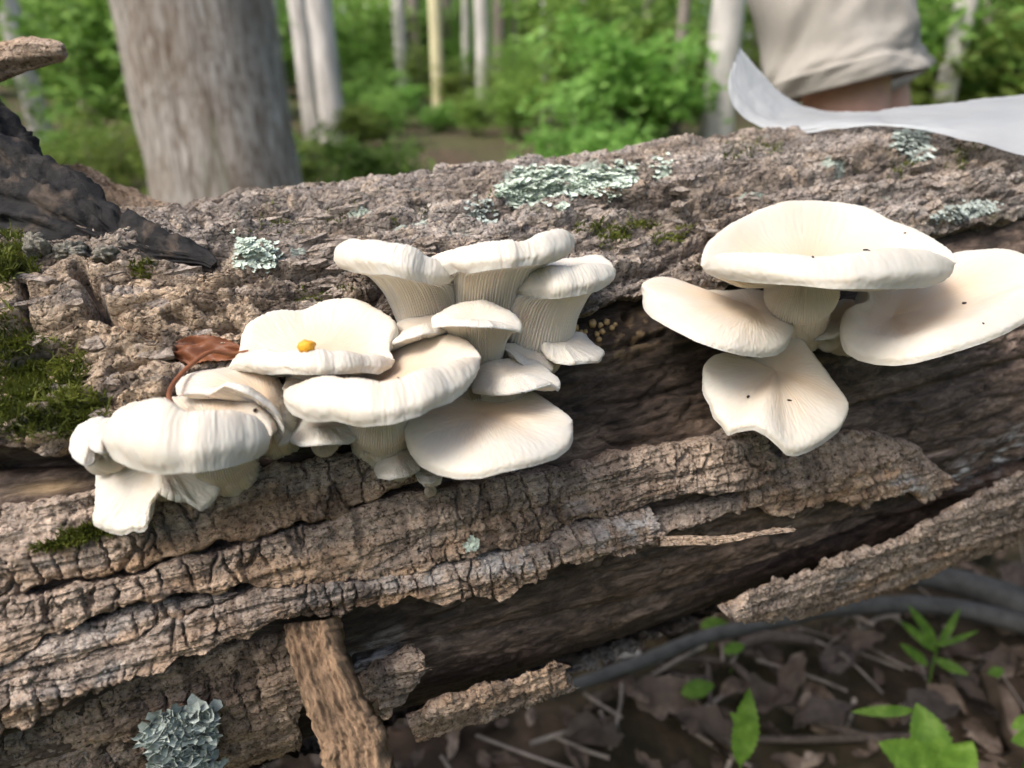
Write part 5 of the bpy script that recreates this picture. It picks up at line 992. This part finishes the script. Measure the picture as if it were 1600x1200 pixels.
# ---------------------------------------------------------------- person in khaki shorts behind the log
KN = P(1322, 222, 1.05); HIPN = KN + np.array([-.085, .06, .40]); KF = P(1372, 205, 1.30); HIPF = HIPN + np.array([.04, .20, 0])
g0 = lambda x, y, z: np.array([x, y, float(gz(x, y)) + z])
ANN = g0(KN[0] - .10, KN[1] + .03, .09); ANF = g0(KF[0] - .08, KF[1] + .04, .09)
person = empty('person', g0(KN[0], KN[1] + .1, 0)); tag(person, 'person in khaki shorts standing behind the log, seen at the thigh', 'person'); po = np.array(person.location)
mid = (HIPN + HIPF) / 2; vs, es, rs_ = [], [], []
def jv(p, r, parent=None):
    vs.append(np.asarray(p, float)); rs_.append(r)
    if parent is not None: es.append((parent, len(vs) - 1))
    return len(vs) - 1
pel = jv(mid + (0, 0, .06), .125)
for hip, kn, an in ((HIPN, KN, ANN), (HIPF, KF, ANF)):
    a = jv(hip, .088, pel); a = jv(hip * .5 + kn * .5, .076, a); a = jv(kn + (0, 0, .03), .058, a); a = jv(kn + (0, 0, -.03), .054, a); a = jv(kn * .62 + an * .38 + (-.02, 0, 0), .056, a); a = jv(an, .036, a); a = jv(an + (-.03, 0, -.055), .036, a) if False else a
    a = jv(an + (.06, 0, -.05), .036, a); a = jv(an + (.16, 0, -.062), .026, a)
a = jv(mid + (.02, 0, .22), .118, pel); a = jv(mid + (.05, 0, .40), .135, a); ch = jv(mid + (.07, 0, .50), .12, a); nk = jv(mid + (.10, 0, .60), .055, ch); hd = jv(mid + (.125, 0, .69), .078, nk); hd2 = jv(mid + (.13, 0, .77), .085, hd); jv(mid + (.20, 0, .715), .022, hd)
for sg_ in (-1, 1):
    sh_ = mid + np.array([.06, .20 * sg_, .50]); el_ = sh_ + np.array([-.03, .04 * sg_, -.29]); wr = el_ + np.array([.20, -.03 * sg_, -.13]); a = jv(sh_, .052, ch); a = jv(el_, .038, a); w_ = jv(wr, .026, a); pm = jv(wr + (.06, 0, -.03), .026, w_)
    for f in range(4):
        o_ = np.array([.10, (f - 1.5) * .019, -.045]); b1 = jv(wr + o_, .009, pm); b2 = jv(wr + o_ + (.025 + .004 * (f in (1, 2)), 0, -.02), .0085, b1); jv(wr + o_ + (.03, 0, -.045), .007, b2)
    t1 = jv(wr + (.06, -.038 * sg_, -.035), .010, pm); jv(wr + (.085, -.05 * sg_, -.05), .009, t1)
me = bpy.data.meshes.new('body'); me.from_pydata([tuple(v - po) for v in vs], es, []); me.update(); bo = bpy.data.objects.new('body', me); COL.objects.link(bo); bo.parent = person; me.materials.append(M_SKIN)
md = bo.modifiers.new('skin', 'SKIN'); md.use_smooth_shade = True
for v, r in zip(me.skin_vertices[0].data, rs_): v.radius = (r, r)
me.skin_vertices[0].data[0].use_root = True
ss = bo.modifiers.new('sub', 'SUBSURF'); ss.levels = 2; ss.render_levels = 2
def cloth_tube(rings, n=72, m=90, seed=0, fold=.009, hem=None):
    c = crv(rings, m); cen, rx, ry = c[:, :3], c[:, 3], c[:, 4]; tg = np.gradient(cen, axis=0); tg /= np.linalg.norm(tg, axis=1, keepdims=True); X = np.array([1., 0, 0]) - tg * tg[:, :1]; X /= np.linalg.norm(X, axis=1, keepdims=True); Y = np.cross(tg, X)
    a = np.linspace(0, 6.283, n, endpoint=False)[None]; s = np.linspace(0, 1, m)[:, None]
    f = fold * (fbm(np.cos(a) * 1.4 + s * 1.5 + seed, np.sin(a) * 1.4 + s * 5, 3) + .6 * np.sin(s * 26 + 3 * np.cos(a + seed)) * smooth(.2, .6, s) * .5)
    if hem: f = f + .003 * smooth(hem - .012, hem, s) + .0015 * np.exp(-((s - hem) / .008)**2)
    f = f + .0025 * np.exp(-((np.angle(np.exp(1j * (a - 4.0)))) / .05)**2)
    V = cen[:, None] + X[:, None] * (np.cos(a) * (rx[:, None] + f))[..., None] + Y[:, None] * (np.sin(a) * (ry[:, None] + f))[..., None]
    return V
Vs, Fs, o_ = [], [], 0
for hip, kn, sd_ in ((HIPN, KN, 1), (HIPF, KF, 4)):
    hm = kn + (hip - kn) * .17; V = cloth_tube([(*(hip + (-.0, 0, .12)), .12, .11), (*(hip + (0, 0, .03)), .118, .108), (*(hip * .6 + hm * .4), .106, .104), (*(hip * .2 + hm * .8), .099, .103), (*hm, .098, .102)], seed=sd_, hem=.90)
    inn = V[::-1][:8].copy(); ctr = inn.mean(1, keepdims=True); inn = ctr + (inn - ctr) * .965; V = np.concatenate([V, inn]); Vs.append(V.reshape(-1, 3)); Fs.append(grid_faces(len(V), 72, o_, closev=True)); o_ += V.shape[0] * 72
V = cloth_tube([(*(mid + (0, 0, -.03)), .125, .19), (*(mid + (0, 0, .06)), .135, .195), (*(mid + (.01, 0, .17)), .13, .175)], m=40, seed=7); Vs.append(V.reshape(-1, 3)); Fs.append(grid_faces(40, 72, o_, closev=True))
mesh_obj('shorts', np.concatenate(Vs) - po, np.concatenate(Fs), M_CLOTH, person)
V = cloth_tube([(*(mid + (0, 0, .10)), .14, .19), (*(mid + (.02, 0, .25)), .135, .175), (*(mid + (.05, 0, .42)), .145, .195), (*(mid + (.07, 0, .53)), .11, .17), (*(mid + (.085, 0, .575)), .065, .075)], seed=9); mesh_obj('shirt', V.reshape(-1, 3) - po, grid_faces(90, 72, closev=True), M_SHIRT, person)
for sg_ in (-1, 1):
    sh_ = mid + np.array([.06, .19 * sg_, .51]); el_ = sh_ + np.array([-.025, .04 * sg_, -.22]); V = cloth_tube([(*sh_, .068, .068), (*(sh_ * .5 + el_ * .5), .06, .06), (*el_, .058, .058)], 40, 40, 3); mesh_obj('sleeve', V.reshape(-1, 3) - po, grid_faces(40, 40, closev=True), M_SHIRT, person)
a = np.linspace(0, 2.0, 24)[:, None]; b = np.linspace(0, 6.283, 40, endpoint=False)[None]; D = np.stack([np.sin(a) * np.cos(b) * .105 - .012, np.sin(a) * np.sin(b) * .09, np.cos(a) * .105 + 0 * b], -1) + mid + np.array([.125, 0, .755])
mesh_obj('hair', D.reshape(-1, 3) - po, grid_faces(24, 40, closev=True), M_HAIR, person)
for an in (ANN, ANF):
    V, F = tube(crv([an + (-.045, 0, -.045), an + (0, 0, -.04), an + (.08, 0, -.05), an + (.16, 0, -.06), an + (.20, 0, -.066)], 30), crv([(.03,), (.047,), (.048,), (.042,), (.018,)], 30).ravel(), 20); V[:, 2] = np.maximum(V[:, 2], float(gz(an[0], an[1])) + .002); mesh_obj('shoe', V - po, F, M_SHOE, person)
